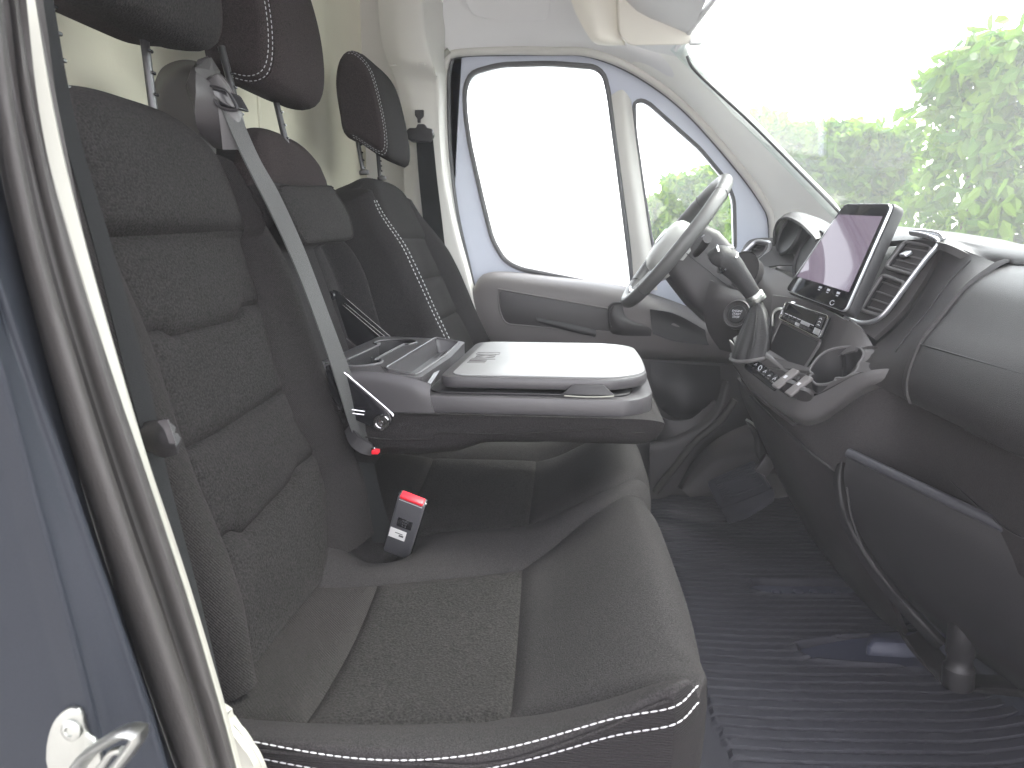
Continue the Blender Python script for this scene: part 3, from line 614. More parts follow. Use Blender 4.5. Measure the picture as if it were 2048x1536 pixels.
    def at(s, w, h, lift=0):
        w = np.atleast_2d(np.array(w, float)); h = np.atleast_2d(np.array(h, float)); hh = s.half(h); u = (w-s.c)/hh; v = h/s.top(u)
        return s.P(w, h, s.d(w, h, u, v)+lift)[0]

def headrest(name, c, W, prof, parent, m1, m2, posts, y_st=None, lean=.0, thread='thread_dim'):
    """prof: (x, z) side outline, counter-clockwise; padded across the width W"""
    P = cr([(x, 0, z) for x, z in prof], 56, True); ce = P.mean(0)
    L = []; 
    for t in np.linspace(-1, 1, 33):
        a = math.sin(t*math.pi/2); q = (1-abs(a)**5.0)**.5; sc = .70+.30*(1-abs(a)**6)**.6 if abs(a) < 1 else .66
        g = 1-.010/.3*math.exp(-((abs(a)-.83)/.018)**2)
        Q = ce+(P-ce)*sc*g; Q = Q.copy(); Q[:, 1] = c+a*W/2; L.append(Q)
    V, F = loftVF(L)
    h = mk(name, V, F, m1, parent, True, None)
    # the front panel is a separate, slightly proud sewn piece
    fs = []; 
    sel = [i for i in range(56) if P[i][0] > ce[0]-.008]
    G = []
    for t in np.linspace(-.82, .82, 24):
        a = t; sc = .70+.30*(1-abs(a)**6)**.6+.012*(1-(abs(t)/.82)**6)
        run = sorted(sel, key=lambda i: math.atan2(P[i][2]-ce[2], P[i][0]-ce[0]))
        Q = ce+(P[run]-ce)*sc; Q = Q.copy(); Q[:, 1] = c+a*W/2; G.append(Q)
    Vp, Fp = shell(np.array(G), .006, None); mk('front_panel', Vp, Fp, m2, h, True, 60)
    mb = MB()
    for k, a in enumerate((-.86, -.92)):
        sc = .70+.30*(1-abs(a)**6)**.6+.006
        run = [i for i in range(56) if P[i][0] > ce[0]-.035]; run = sorted(run, key=lambda i: math.atan2(P[i][2]-ce[2], P[i][0]-ce[0]))
        Q = ce+(P[run]-ce)*sc; Q = Q.copy(); Q[:, 1] = c+a*W/2
        q = stitchVF(cr(Q, 80), .0048, .0030, .0008); mb.add(q.V, q.F)
    mb.build('stitching', thread, h)
    for (x0, y0, z0, x1, z1) in posts:
        tube('post', [(x0, y0, z0), ((x0+x1)/2, y0, (z0+z1)/2), (x1, y0, z1)], .0055, 'post', h, n=10)
        for k in range(4):
            t = .15+k*.17
            rbox('notch', (x0+(x1-x0)*t+.005, y0+.001, z0+(z1-z0)*t), (.005, .008, .004), 'gloss', h, bev=.001, seg=1)
    return h

bench = thing('double_seat', 'charcoal two person bench seat with white double stitching along its near edge', 'bench seat', (-.15, .98, 0))
# --- near backrest
def nx(w, h, o): return .016*sm(.476, .492, h)*(o < .02)*(1-.4*sm(.55, .65, h))-.012*sm(.10, .0, h)
near = Back(.30, -.352, .795, .222, .655, .080,
    [[(.628, 0), (.640, .07), (.652, .14), (.647, .22), (.650, .29), (.657, .37), (.652, .45), (.646, .50), (.66, .70)], [(.890, 0), (.915, .06), (.934, .11), (.936, .154), (.914, .215), (.915, .29), (.932, .385), (.941, .48), (.93, .70)]],
    [[(.6, .478), (.725, .481), (.95, .490)], [(.6, .372), (.694, .378), (.712, .368), (.85, .371), (.883, .386), (.96, .388)],
     [(.6, .249), (.727, .248), (.95, .262)], [(.6, .141), (.687, .142), (.704, .131), (.846, .143), (.871, .154), (.96, .155)]],
    bol=.040, puff=.0135, r=.05, taper=.055, extra=nx)
def cell(*r): return lambda c, w: c == 1 and w in r
def side(k): return lambda c, w: c == k
bk = near.build('backrest', bench, [('insert_panel', 'fleece', cell(0)), ('insert_panel', 'fleece', cell(1)), ('insert_panel', 'fleece', cell(2)), ('insert_panel', 'fleece', cell(3)), ('head_panel', 'fleece', cell(4)), ('bolster', 'ribcloth', side(0)), ('bolster', 'ribcloth', side(2))], 120, 190)
# --- middle backrest, its padding folded forward so that only the carrier and head panel stay up
def mx(w, h, o): return -.075*sm(.505, .490, h)*sm(.02, .0, o-.03)-.0*h
mid = Back(.30, -.345, 1.238, .205, .690, .075, [[(1.075, 0), (1.075, .7)], [(1.395, 0), (1.385, .45), (1.37, .7)]], [[(1.0, .574), (1.45, .590)]], bol=.012, puff=.008, r=.045, taper=.06, extra=mx)
mid.build('backrest', bench, [('carrier_panel', 'smoothcloth', cell(0)), ('head_panel', 'maroon', cell(1)), ('bolster', 'smoothcloth', side(0)), ('bolster', 'smoothcloth', side(2))], 90, 120)
fl = [(-0.48,1.05,0.8902),(-0.481,1.152,0.8998),(-0.484,1.281,0.9103),(-0.478,1.29,0.8979),(-0.466,1.321,0.8624),(-0.452,1.304,0.8222),(-0.448,1.27,0.8107),(-0.445,1.159,0.8059),(-0.444,1.065,0.8021),(-0.446,1.048,0.8088),(-0.456,1.037,0.8366),(-0.469,1.037,0.8672)]
def flapf():
    O = cr(fl, 60, True); c = O.mean(0); nrm = np.array([1, 0, .3])/1.044; L = []
    for s_, d_ in ((1, 0), (1.0, .007), (.975, .0105), (.945, .0085), (.90, .0115), (.5, .014), (.05, .0145)):
        L.append(c+(O-c)*s_+nrm*d_)
    loft('pocket_flap', [O*1-nrm*.002]+L, 'fleece', bench, angle=60)
    q = stitchVF(cr(c+(O-c)*.958+nrm*.0118, 120, True), .004, .0025, .0006); q.build('flap_stitching', 'smoothcloth', bench)
flapf()
# --- headrests of the bench
headrest('headrest', .805, .275, [(-.610, 1.10), (-.606, 1.20), (-.590, 1.29), (-.555, 1.325), (-.515, 1.30), (-.486, 1.22), (-.472, 1.12), (-.476, 1.062), (-.500, 1.046), (-.555, 1.052), (-.598, 1.06)], bench, 'maroon', 'fleece',
         [(-.540, .700, .94, -.548, 1.09), (-.545, .862, .94, -.550, 1.09)])
headrest('headrest', 1.222, .255, [(-.612, 1.10), (-.610, 1.20), (-.592, 1.285), (-.556, 1.315), (-.520, 1.28), (-.497, 1.20), (-.490, 1.12), (-.500, 1.066), (-.530, 1.050), (-.575, 1.060), (-.604, 1.075)], bench, 'maroon', 'maroon',
         [(-.535, 1.07, .985, -.558, 1.10), (-.530, 1.225, .97, -.555, 1.10)])
# --- belt guide moulding between the two backrests
gd = thing('belt_guide', 'rounded black plastic belt guide housing on top of the bench between its backrests', 'belt guide', (-.58, .98, .95))
sheet('housing', [[(-0.635,1,0.99),(-0.631,1,1.025),(-0.607,0.99,1.052),(-0.565,0.98,1.059),(-0.524,0.975,1.046),(-0.499,0.97,1.025),(-0.489,0.97,1.002)], [(-0.605,0.975,0.951),(-0.595,0.97,1.011),(-0.571,0.96,1.034),(-0.546,0.955,1.042),(-0.518,0.95,1.031),(-0.502,0.95,1.008),(-0.494,0.95,0.985)], [(-0.546,0.96,0.914),(-0.534,0.95,0.992),(-0.525,0.945,1.017),(-0.516,0.945,1.023),(-0.505,0.94,1.009),(-0.502,0.94,0.987),(-0.505,0.95,0.933)]], 'plastic', gd, thick=.03, nu=40, nv=24)
sheet('side_cover', [[(-0.516,0.946,1.023),(-0.51,0.944,1.013),(-0.503,0.942,0.987),(-0.505,0.95,0.933)], [(-0.501,0.95,1.03),(-0.487,0.95,1.008),(-0.482,0.955,0.979),(-0.485,0.96,0.934)], [(-0.496,0.98,1.014),(-0.489,0.98,0.991),(-0.486,0.985,0.963),(-0.485,0.99,0.938)]], 'consoleplastic', gd, thick=.01, nu=24, nv=16)
prism('slot', rounded([(-0.511,0.937,1.011),(-0.487,0.938,1.007),(-0.476,0.94,0.985),(-0.498,0.938,0.988)], .004), (.01, .02, -.002), 'gloss', gd, bev=.001)
tube('slot_rim', cr([(-0.511,0.936,1.012),(-0.486,0.937,1.007),(-0.474,0.939,0.984),(-0.497,0.937,0.986)], 50, True), .0016, 'plastic_dk', gd, n=8, closed=True)

# --- bench cushion
def cz(x, y):
    base = .338+.070*sm(-.10, .10, x)+.010*sm(-.30, -.40, x)
    return base+.014*sm(1.06, 1.16, y)
def cushion():
    yc, hw = .975, .470
    nb = [(-.45, .566), (-.26, .567), (-.064, .590), (.05, .560), (.13, .53)]             # near bolster seam
    fb = [(-.45, .80), (-.277, .850), (-.081, .918), (-.007, 1.000), (.058, 1.050), (.13, 1.10)]   # dividing bolster, near side
    fc = [(-.45, 1.00), (-.233, 1.024), (-.078, 1.072), (.06, 1.10), (.13, 1.15)]          # dividing bolster, far side
    eb = [(-.45, 1.38), (.13, 1.40)]
    fs = [(-.068, .50), (-.064, .611), (-.081, .918), (-.085, 1.07), (-.096, 1.45)]
    rs = [(-.262, .50), (-.277, .850), (-.300, 1.05), (-.318, 1.45)]
    q = np.linspace(0, 1, 31)[:-1]
    cv = np.concatenate([1-np.cos(q*math.pi/2), 1+np.linspace(0, 1, 71)[:-1], 2+np.linspace(0, 1, 31)[:-1], 3+np.linspace(0, 1, 56)[:-1], 4+np.append(np.sin(np.linspace(0, 1, 20)[:-1]*math.pi/2), 1)])
    cu = np.concatenate([np.linspace(0, 1, 31)[:-1], 1+np.linspace(0, 1, 46)[:-1], 2+np.append(np.sin(np.linspace(0, 1, 46)[:-1]*math.pi/2), 1)])
    CU, CV = np.meshgrid(cu, cv); ny_, nx_ = CU.shape
    frontf = lambda y: .122-.010*np.exp(-((y-1.06)/.045)**2)-.045*np.abs((y-yc)/hw)**11+.010*np.exp(-((y-.75)/.2)**2)
    x = -.43+CU/3*.55; y = yc-hw+CV/5*2*hw
    ip = lambda line, t, a: np.interp(t, [p[a] for p in line], [p[1-a] for p in line])
    for _ in range(8):
        B = [np.full_like(x, yc-hw), ip(nb, x, 0), ip(fb, x, 0), ip(fc, x, 0), ip(eb, x, 0), np.full_like(x, yc+hw)]
        n = np.minimum(np.floor(CV), 4).astype(int); f = np.where(CV >= 5, 1, CV-np.floor(CV)); y = np.choose(n, B[:5])*(1-f)+np.choose(n, B[1:])*f; reg = n
        B = [np.full_like(x, -.43), ip(rs, y, 1), ip(fs, y, 1), frontf(y)]
        n = np.minimum(np.floor(CU), 2).astype(int); f = np.where(CU >= 3, 1, CU-np.floor(CU)); x = .5*x+.5*(np.choose(n, B[:3])*(1-f)+np.choose(n, B[1:])*f); long = n
    front = frontf(y); z = cz(x, y); Q = np.stack([x, y], -1)
    yn = np.interp(x, *zip(*nb)); yf = np.interp(x, *zip(*fb)); yc2 = np.interp(x, *zip(*fc)); ye = np.interp(x, *zip(*eb))
    lines = [nb, fb, fc, eb]
    dl = np.min([polydist(Q, l) for l in lines], 0); dp = np.minimum(polydist(Q, fs), polydist(Q, rs)); seat = (reg == 1) | (reg == 3)
    dm = np.where(seat, np.minimum(dl, dp), dl)
    z = z+np.where(seat, .010*(1-np.exp(-dm/.009)), .006*(1-np.exp(-dl/.008)))
    # bolsters stand proud, the sitting areas are dished
    z += np.where(reg == 0, .026*np.sin(np.clip((yn-y)/np.maximum(yn-.505, .01), 0, 1)*1.55), 0)
    z += np.where(reg == 2, .020*np.sin(np.clip((y-yf)/np.maximum(yc2-yf, .01), 0, 1)*math.pi)*sm(.10, -.05, x), 0)
    z += np.where(reg == 4, .022*np.sin(np.clip((y-ye)/.05, 0, 1)*1.9), 0)
    z -= .014*np.where(reg == 1, np.sin(np.clip((y-yn)/(yf-yn), 0, 1)*math.pi)**.7, np.where(reg == 3, np.sin(np.clip((y-yc2)/(ye-yc2), 0, 1)*math.pi)**.7, 0))*sm(.10, -.05, x)
    z -= .05*np.exp(-(((x+.30)/.05)**2+((y-.955)/.05)**2))                                # the pit the buckle comes out of
    z += .003*np.array([[noise.noise((a*8, b*8, 2.2)) for a, b in zip(r1, r2)] for r1, r2 in zip(x, y)])
    r = .006+.046*sm(.55, .66, y)*sm(1.46, 1.38, y); rn = .006
    z += .014*sm(.02, .10, x)*sm(.60, .52, y)
    ef = front-x; en = np.minimum(y-(yc-hw), (yc+hw)-y)
    roll = lambda e, q: q*(1-np.sqrt(np.clip(1-np.clip((q-e)/q, 0, 1)**2, 0, 1)))
    z = z-roll(ef, r)-roll(en, rn)
    G = np.stack([x, y, z], -1)
    F = gridfaces(ny_, nx_); names = []
    for f in F:
        j, i = divmod(f[0], nx_); rg = reg[j, i]; a = x[j, i]; b = y[j, i]
        k = {0: 0, 2: 1, 4: 2}.get(int(rg))
        if k is None: k = (3 if rg == 1 else 6)+(2-int(long[j, i]))
        names.append(k)
    nm = [('bolster', 'smoothcloth'), ('bolster', 'smoothcloth'), ('bolster', 'smoothcloth'), ('front_panel', 'smoothcloth'), ('insert_panel', 'fleece'), ('rear_panel', 'ribcloth'), ('front_panel', 'smoothcloth'), ('insert_panel', 'fleece'), ('rear_panel', 'ribcloth')]
    # skirt all round and underside = the body of the cushion
    ring = [(0, i) for i in range(nx_)]+[(j, nx_-1) for j in range(1, ny_)]+[(ny_-1, i) for i in range(nx_-2, -1, -1)]+[(j, 0) for j in range(ny_-2, 0, -1)]
    R = np.array([G[j, i] for j, i in ring]); L = [R]; ce = np.array([-.16, yc, 0])
    for dz, sc, zz in ((.02, 1.004, None), (.05, 1.004, None), (.10, .995, None), (.15, .975, None), (.20, .95, None), (.215, .90, None)):
        q = (R-ce)*[sc, .5+.5*sc, 1]+ce; q[:, 2] = R[:, 2]*(1-dz/.215)+(.20)*(dz/.215) if dz > .05 else R[:, 2]-dz; L.append(q)
    V, Fb = loftVF(L, False); n = len(R); Fb.append(tuple(len(V)-n+i for i in range(n)))
    body = mk('seat_cushion', V, Fb, 'sidecloth', bench, True, 60)
    V3 = G.reshape(-1, 3)
    for q, (a, b) in enumerate(nm):
        sel = [f for f, o in zip(F, names) if o == q]; ids = sorted({i for f in sel for i in f}); mp = {i: k for k, i in enumerate(ids)}
        mk(a, V3[ids], [tuple(mp[i] for i in f) for f in sel], b, body, True, None)
    # double white seam along the near edge and round the front corner
    mb = MB(); pm = MB()
    up = R[:nx_]; keep = [i for i in range(nx_) if -.41 < up[i][0] and front[0, i]-up[i][0] > .004]
    top = up[keep]; run = np.vstack([top, [G[j, nx_-1] for j in range(1, ny_) if G[j, nx_-1][1] < .545]])
    edge = cr(cr(run, 10, smooth=False), 160); q = np.linspace(0, 1, 160); edge[:, 2] = np.polyval(np.polyfit(q, edge[:, 2], 4), q)
    for k, dz in enumerate((.004, -.011)):
        path = cr(edge+[.0012*k, -.0010-.0012*k, dz], 320); path[:, 0] += .0015*sm(.04, .08, path[:, 0]); q = stitchVF(path, .0060, .0014, .00062); mb.add(q.V, q.F)
    tube('seam_cord', cr(np.vstack([top+[0, -.0008, -.003]]), 120), .0016, 'smoothcloth', body, n=6)
    mb.build('stitching', 'thread', body)
cushion()
loft('seat_base', [rounded([(-.66, .50, z), (.0, .50, z), (.0, 1.42, z), (-.66, 1.42, z)], .04) for z in (-.02, .21)], 'plastic_dk', bench)
loft('rear_shroud', [rounded([(-.66, .56, z), (-.42, .56, z), (-.42, 1.42, z), (-.66, 1.42, z)], .03) for z in (.2, .36)], 'plastic_dk', bench)
# gathered cloth where backrest and cushion meet
for i in range(4):
    a = [(-0.358,0.95,0.354),(-0.349,0.96,0.364),(-0.342,0.97,0.37),(-0.339,0.985,0.369)][i]
    tube('seat_crease', [(a[0]-.02, a[1]-.02, a[2]-.02), a, (a[0]+.012, a[1]+.012, a[2]-.012)], .006, 'smoothcloth', bench, n=8, ns=10)

# --- driver's seat
drv = thing('driver_seat', 'charcoal single driver seat with white stitched bolster, furthest from the open door', 'seat', (-.1, 1.78, 0))
def dx(w, h, o): return .008*sm(.50, .52, h)*(o < 0)
dr = Back(.45, -.25, 1.795, .262, .690, .060, [[(1.615, 0), (1.60, .2), (1.60, .45), (1.625, .60), (1.65, .75)], [(1.96, 0), (1.965, .45), (1.93, .75)]], [[(1.5, .515), (2.1, .515)], [(1.5, .405), (2.1, .405)], [(1.5, .29), (2.1, .29)]], bol=.045, puff=.010, r=.05, depth=.115, taper=.075, extra=dx)
db = dr.build('backrest', drv, [('insert_panel', 'fleece', cell(0)), ('insert_panel', 'fleece', cell(1)), ('insert_panel', 'fleece', cell(2)), ('head_panel', 'fleece', cell(3)), ('bolster', 'smoothcloth', side(0)), ('bolster', 'smoothcloth', side(2))], 90, 130, side='smoothcloth')
mb = MB()
for k, du in ((0, -.885), (1, -.945)):
    h = np.linspace(.04, .615, 120); w = dr.c+du*dr.half(h); q = stitchVF(dr.at(w, h, .0012), .0062, .0040, .0011); mb.add(q.V, q.F)
mb.build('stitching', 'thread', db)
headrest('headrest', 1.772, .255, [(-.588, 1.10), (-.596, 1.18), (-.584, 1.235), (-.560, 1.256), (-.530, 1.245), (-.500, 1.205), (-.478, 1.12), (-.468, 1.05), (-.472, 1.012), (-.490, 1.010), (-.545, 1.045), (-.580, 1.062)], drv, 'maroon', 'fleece',
         [(-.545, 1.70, .975, -.560, 1.08), (-.548, 1.85, .975, -.552, 1.05)], thread='thread_dim')
for y in (1.70, 1.85): lathe('post_collar', [(.012, 0), (.012, .008), (.008, .011), (0, .011)], (-.543, y, .975), (-.1, 0, 1), 'plastic', drv, 14)
loft('seat_cushion', [rounded([(-.36, 1.55, z), (.13-a, 1.55+a*.5, z), (.13-a, 2.05, z), (-.36, 2.05, z)], .05, 8) for z, a in ((.22, .03), (.26, .0), (.36, .0), (.41, .015), (.43, .05), (.435, .10))], 'smoothcloth', drv)
loft('seat_base', [rounded([(-.5, 1.58, z), (.06, 1.58, z), (.06, 2.02, z), (-.5, 2.02, z)], .03) for z in (-.02, .22)], 'bluefloor', drv)

# ------------------------------------------------------------------ folded middle backrest used as a table
tb = thing('folding_table', 'middle backrest folded forward as a table with cup holders and a smooth grey lid', 'folding table', (-.15, 1.19, .55))
# fabric underside
def padgrid():
    L = []; y0, y1 = .985, 1.40; zt = .557
    st = [(-.40+.475*t, 1.0, t) for t in np.linspace(0, 1, 26)]+[(.075+.050*math.sin(a), max(.06, math.cos(a))**.8, 1) for a in np.linspace(.15, math.pi/2, 12)]
    for x, e, t in st:
        zb = .480+.020*float(sm(.2, .75, t))+.008*float(sm(.46, .50, t)); zc = .535; ym = (y0+y1)/2
        pr = [(y0+.012, zt), (y0-.002, zt-.012), (y0-.006, (zb+zt)/2), (y0-.001, zb+.018), (y0+.010, zb+.006), (y0+.035, zb), (ym, zb-.004), (y1-.035, zb), (y1-.005, zb+.014), (y1+.004, (zb+zt)/2), (y1, zt-.012), (y1-.012, zt)]
        L.append(cr([(x, ym+(y-ym)*(.80+.20*e), zc+(z-zc)*e) for y, z in pr], 40, True))
    loft('cushion_pad', L, 'smoothcloth', tb, angle=60)
padgrid()
tube('pad_piping', [(-0.352,0.978,0.519),(-0.305,0.978,0.513),(-0.235,0.978,0.514),(-0.219,0.978,0.518),(-0.212,0.978,0.525),(-0.12,0.978,0.526),(-0.009,0.978,0.534),(0.046,0.978,0.54),(0.057,0.978,0.533),(0.093,0.978,0.534)], .0013, 'ribcloth', tb, ns=60, n=6)
tray = rounded([(-.405, .982, .553), (.075, .982, .553), (.108, 1.03, .553), (.112, 1.19, .553), (.108, 1.35, .553), (.075, 1.398, .553), (-.405, 1.398, .553)], .035, 6)
prism('tray_rim', tray, (0, 0, .028), 'tableplastic', tb, bev=.003)
prism('tray_recess', rounded([(-.235, 1.0, .5815), (.07, 1.0, .5815), (.095, 1.19, .5815), (.07, 1.38, .5815), (-.235, 1.38, .5815)], .03), (0, 0, .003), 'plastic_dk', tb, bev=.001)
lidO = rounded([(-.218, .998, .590), (.045, .998, .590), (.100, 1.045, .590), (.106, 1.19, .590), (.100, 1.345, .590), (.045, 1.386, .590), (-.218, 1.386, .590)], [.03, .06, .05, .2, .05, .06, .03], 8)
lid = prism('lid', lidO, (0, 0, .018), 'tableplastic', tb, bev=.005)
lc = lidO.mean(0)
prism('lid_panel', [(p-lc)*[.935, .955, 1]+lc+[.004, 0, .0175] for p in lidO], (0, 0, .0024), 'lid', lid, bev=.0016)
gq = [(-0.029,0.991,0.586),(-0.013,0.991,0.601),(0.031,0.991,0.601),(0.048,0.991,0.586)]
prism('finger_notch', gq, (0, .004, 0), 'plastic_dk', lid, bev=.001)
tube('hinge_wire', [(-0.026,0.99,0.584),(0.012,0.99,0.583),(0.047,0.99,0.585)], .0011, 'cream', lid, ns=8, n=6)
# faint moulded lettering strokes on the lid, running across it
mb = MB()
strokes = [(0, 0, 14, 0), (0, 5, 14, 5), (0, 0, 0, 5), (7, 0, 7, 5), (0, 8, 14, 8), (0, 11, 14, 12), (14, 8, 0, 12), (0, 15, 20, 18), (20, 18, 0, 21), (6, 16, 6, 20), (2, 25, 18, 31), (18, 25, 2, 31), (2, 34, 18, 40), (18, 34, 2, 40), (0, 44, 20, 44), (0, 44, 0, 49), (10, 44, 10, 48), (20, 44, 20, 49), (0, 53, 20, 53)]
for a, b, c, d in strokes:
    p0 = Vector((-.192+a*.0021, 1.115+b*.0021, .6102)); p1 = Vector((-.192+c*.0021, 1.115+d*.0021, .6102))
    mb.add(*rboxVF((p0+p1)/2, ((p1-p0).length+.0006, .0008, .0010), .0002, Matrix.Rotation(math.atan2(p1.y-p0.y, p1.x-p0.x), 3, 'Z'), 1))
mb.build('lettering', 'consoleplastic', lid)
# cup holder block with two joined cup wells and a coin tray
def circle(cx, cy, r, a0, a1, n, z): return [(cx+r*math.cos(a), cy+r*math.sin(a), z) for a in np.linspace(a0, a1, n)]
zt = .616
def cupblock():
    outer = rounded([(-.425, .985, zt), (-.300, .985, zt), (-.243, .99, zt), (-.236, 1.19, zt), (-.243, 1.39, zt), (-.425, 1.39, zt)], .012, 4)
    outer[:, 2] = np.where(outer[:, 0] > -.31, zt-(outer[:, 0]+.31)*.14, zt)
    hole1 = circle(-.362, 1.065, .040, math.radians(40), math.radians(320), 22, zt)+circle(-.362, 1.065, .040, 0, 0, 0, zt)
    h = []
    for a in np.linspace(math.radians(62), math.radians(-242), 26): h.append((-.362+.041*math.cos(a), 1.070+.041*math.sin(a)*-1*-1, zt))
    c1 = [(-.365+.041*math.cos(a), 1.062+.041*math.sin(a), zt) for a in np.linspace(math.radians(110), math.radians(430), 24)]
    c2 = [(-.365+.041*math.cos(a), 1.295+.041*math.sin(a), zt) for a in np.linspace(math.radians(-70), math.radians(250), 24)]
    well = [p for p in c1 if not (p[1] > 1.097 and abs(p[0]+.365) < .016)]+[p for p in c2 if not (p[1] < 1.26 and abs(p[0]+.365) < .016)]
    well = np.array(well)
    tr = rounded([(-.302, 1.000, zt), (-.252, 1.000, zt-.008), (-.247, 1.19, zt-.009), (-.252, 1.372, zt-.008), (-.302, 1.372, zt)], .01, 4)
    V, F = holed(outer, [well[::-1], tr[::-1]]); mb = MB(); mb.add(V, F)
    low = outer.copy(); low[:, 2] = .570; mb.add(*loftVF([outer, outer-[0, 0, .004], low], False))
    dn = well.copy(); dn[:, 2] = .535; cen = dn.mean(0); wl = MB(); wl.add(*loftVF([well, well-[0, 0, .003], (dn-cen)*[.96, .985, 1]+cen], False)); wl.add((dn-cen)*[.96, .985, 1]+cen, [tuple(range(len(dn)))])
    t2 = tr.copy(); c = t2.mean(0); t2 = (t2-c)*[.80, .96, 0]+[c[0], c[1], zt-.030]; mb.add(*loftVF([tr, t2], False)); mb.add(t2, [tuple(range(len(t2)))])
    ch = mk('cup_holder', mb.V, mb.F, 'tableplastic', tb, True, 35); wl.build('cup_well', 'plastic_dk', ch)  # wells in black plastic: the shade of deeper wells put into the colour
    tube('cup_rim', cr(well+[0, 0, .0008], 90, True), .0022, 'tableplastic', tb, n=8, closed=True)
    tube('tray_edge', cr(tr+[0, 0, .0012], 60, True, smooth=False), .0020, 'tableplastic', tb, n=8, closed=True)
    rbox('tray_divider', (-.279, 1.19, zt-.0275), (.004, .34, .006), 'tableplastic', tb, bev=.0015)
    for y in (1.03, 1.19): rbox('cup_grip', (-.397 if y < 1.1 else -.388, y+.02, zt-.02), (.006, .01, .010), 'tableplastic', tb, bev=.002)
cupblock()
# cheek of the block sloping down to the tray rim
sheet('block_cheek', [[(-0.36,0.983,0.616),(-0.318,0.983,0.616),(-0.283,0.983,0.613),(-0.253,0.983,0.607),(-0.225,0.983,0.599)], [(-0.355,0.976,0.604),(-0.312,0.976,0.601),(-0.278,0.976,0.596),(-0.248,0.977,0.591),(-0.226,0.979,0.58)], [(-0.349,0.976,0.553),(-0.31,0.976,0.554),(-0.272,0.976,0.555),(-0.241,0.977,0.555),(-0.22,0.978,0.556)]], 'tableplastic', tb, thick=.006, nu=24, nv=12)
sheet('block_step', [[(-0.225,0.985,0.599),(-0.265,1.36,0.592)], [(-0.233,0.985,0.575),(-0.287,1.36,0.552)]], 'tableplastic', tb, thick=.006, nu=8, nv=6, su=False, sv=False)
def bracket(name, out, y, slots):
    o = prism(name, rounded(out, .012, 5), (0, .005, 0), 'gloss', tb, bev=.0014)
    return o
bn = bracket('hinge_bracket', [(-0.382,0.966,0.629),(-0.364,0.966,0.625),(-0.287,0.966,0.56),(-0.28,0.966,0.545),(-0.291,0.966,0.532),(-0.31,0.966,0.533),(-0.354,0.966,0.551),(-0.372,0.966,0.575)], .97, 0)
lathe('pivot_bolt', [(0, 0), (.0125, 0), (.0130, .002), (.0118, .0045), (.008, .0048), (.0075, .003), (.004, .0032), (.003, .0045), (0, .0045)], (Vector([(-0.297,0.964,0.543)][0])), (0, -1, 0), 'chrome', bn)
tube('bracket_edge', [(-0.38,0.964,0.631),(-0.362,0.964,0.626),(-0.287,0.964,0.563),(-0.279,0.964,0.553)], .0013, 'chrome', bn, ns=40, n=6)
for q in ("700,820,.963;730,818,.963", "703,828,.963;728,828,.963"): tube('bracket_rib', [(-0.345,0.963,0.562),(-0.322,0.963,0.559)] if q[4] == '8' and q[2] == '0' else [(-0.343,0.963,0.556),(-0.323,0.963,0.554)], .0011, 'chrome', bn, n=6)
bf = bracket('hinge_bracket', [(-0.542,1.395,0.703),(-0.53,1.395,0.714),(-0.513,1.395,0.709),(-0.384,1.395,0.597),(-0.455,1.395,0.573),(-0.504,1.395,0.619),(-0.507,1.395,0.649),(-0.527,1.395,0.678)], 1.4, 0)
lathe('pivot_bolt', [(0, 0), (.011, 0), (.0115, .003), (.009, .005), (.004, .005), (.003, .003), (0, .003)], Vector([(-0.529,1.393,0.699)][0]), (0, -1, 0), 'gloss', bf)
tube('bracket_edge', [(-0.504,1.392,0.682),(-0.404,1.392,0.597)], .0012, 'chrome', bf, n=6)
tube('bracket_edge', [(-0.499,1.392,0.685),(-0.394,1.392,0.598)], .0010, 'chrome', bf, n=6)
tube('bracket_edge', [(-0.512,1.392,0.709),(-0.385,1.392,0.6)], .0009, 'chrome', bf, n=6)
tube('bracket_edge', [(-0.508,1.392,0.617),(-0.454,1.392,0.575)], .0012, 'plastic', bf, n=6)

# ------------------------------------------------------------------ belts
nb_ = thing('seat_belt', 'black belt webbing hanging vertically just behind the near pillar', 'seat belt', (-.33, .5, .7))
ribbon('webbing', [(-0.388,0.485,0.989),(-0.381,0.487,0.89),(-0.367,0.489,0.798),(-0.354,0.491,0.695),(-0.344,0.492,0.632),(-0.326,0.494,0.498),(-0.308,0.496,0.395)], [(-0.384,0.497,0.993),(-0.379,0.5,0.893),(-0.363,0.503,0.798),(-0.346,0.505,0.692),(-0.34,0.505,0.628),(-0.32,0.507,0.491),(-0.305,0.505,0.389)], 'belt_dk', nb_, n=80)
tg = sheet('belt_stop', [[(-0.357,0.498,0.659),(-0.34,0.492,0.665),(-0.325,0.49,0.667)], [(-0.35,0.49,0.653),(-0.329,0.482,0.66),(-0.318,0.482,0.66)], [(-0.346,0.488,0.645),(-0.326,0.48,0.65),(-0.314,0.482,0.648)], [(-0.343,0.492,0.639),(-0.33,0.488,0.636),(-0.317,0.488,0.639)]], 'plastic_dk', nb_, thick=.012, nu=20, nv=20)
sheet('belt_stop_grip', [[(-0.326,0.48,0.668),(-0.319,0.482,0.669)], [(-0.32,0.479,0.661),(-0.316,0.481,0.661)], [(-0.317,0.479,0.651),(-0.313,0.481,0.65)]], 'plastic', nb_, thick=.004, nu=10, nv=16)
mbt = thing('seat_belt', 'light grey belt webbing running diagonally down across the bench from the belt guide', 'seat belt', (-.45, .96, .7))
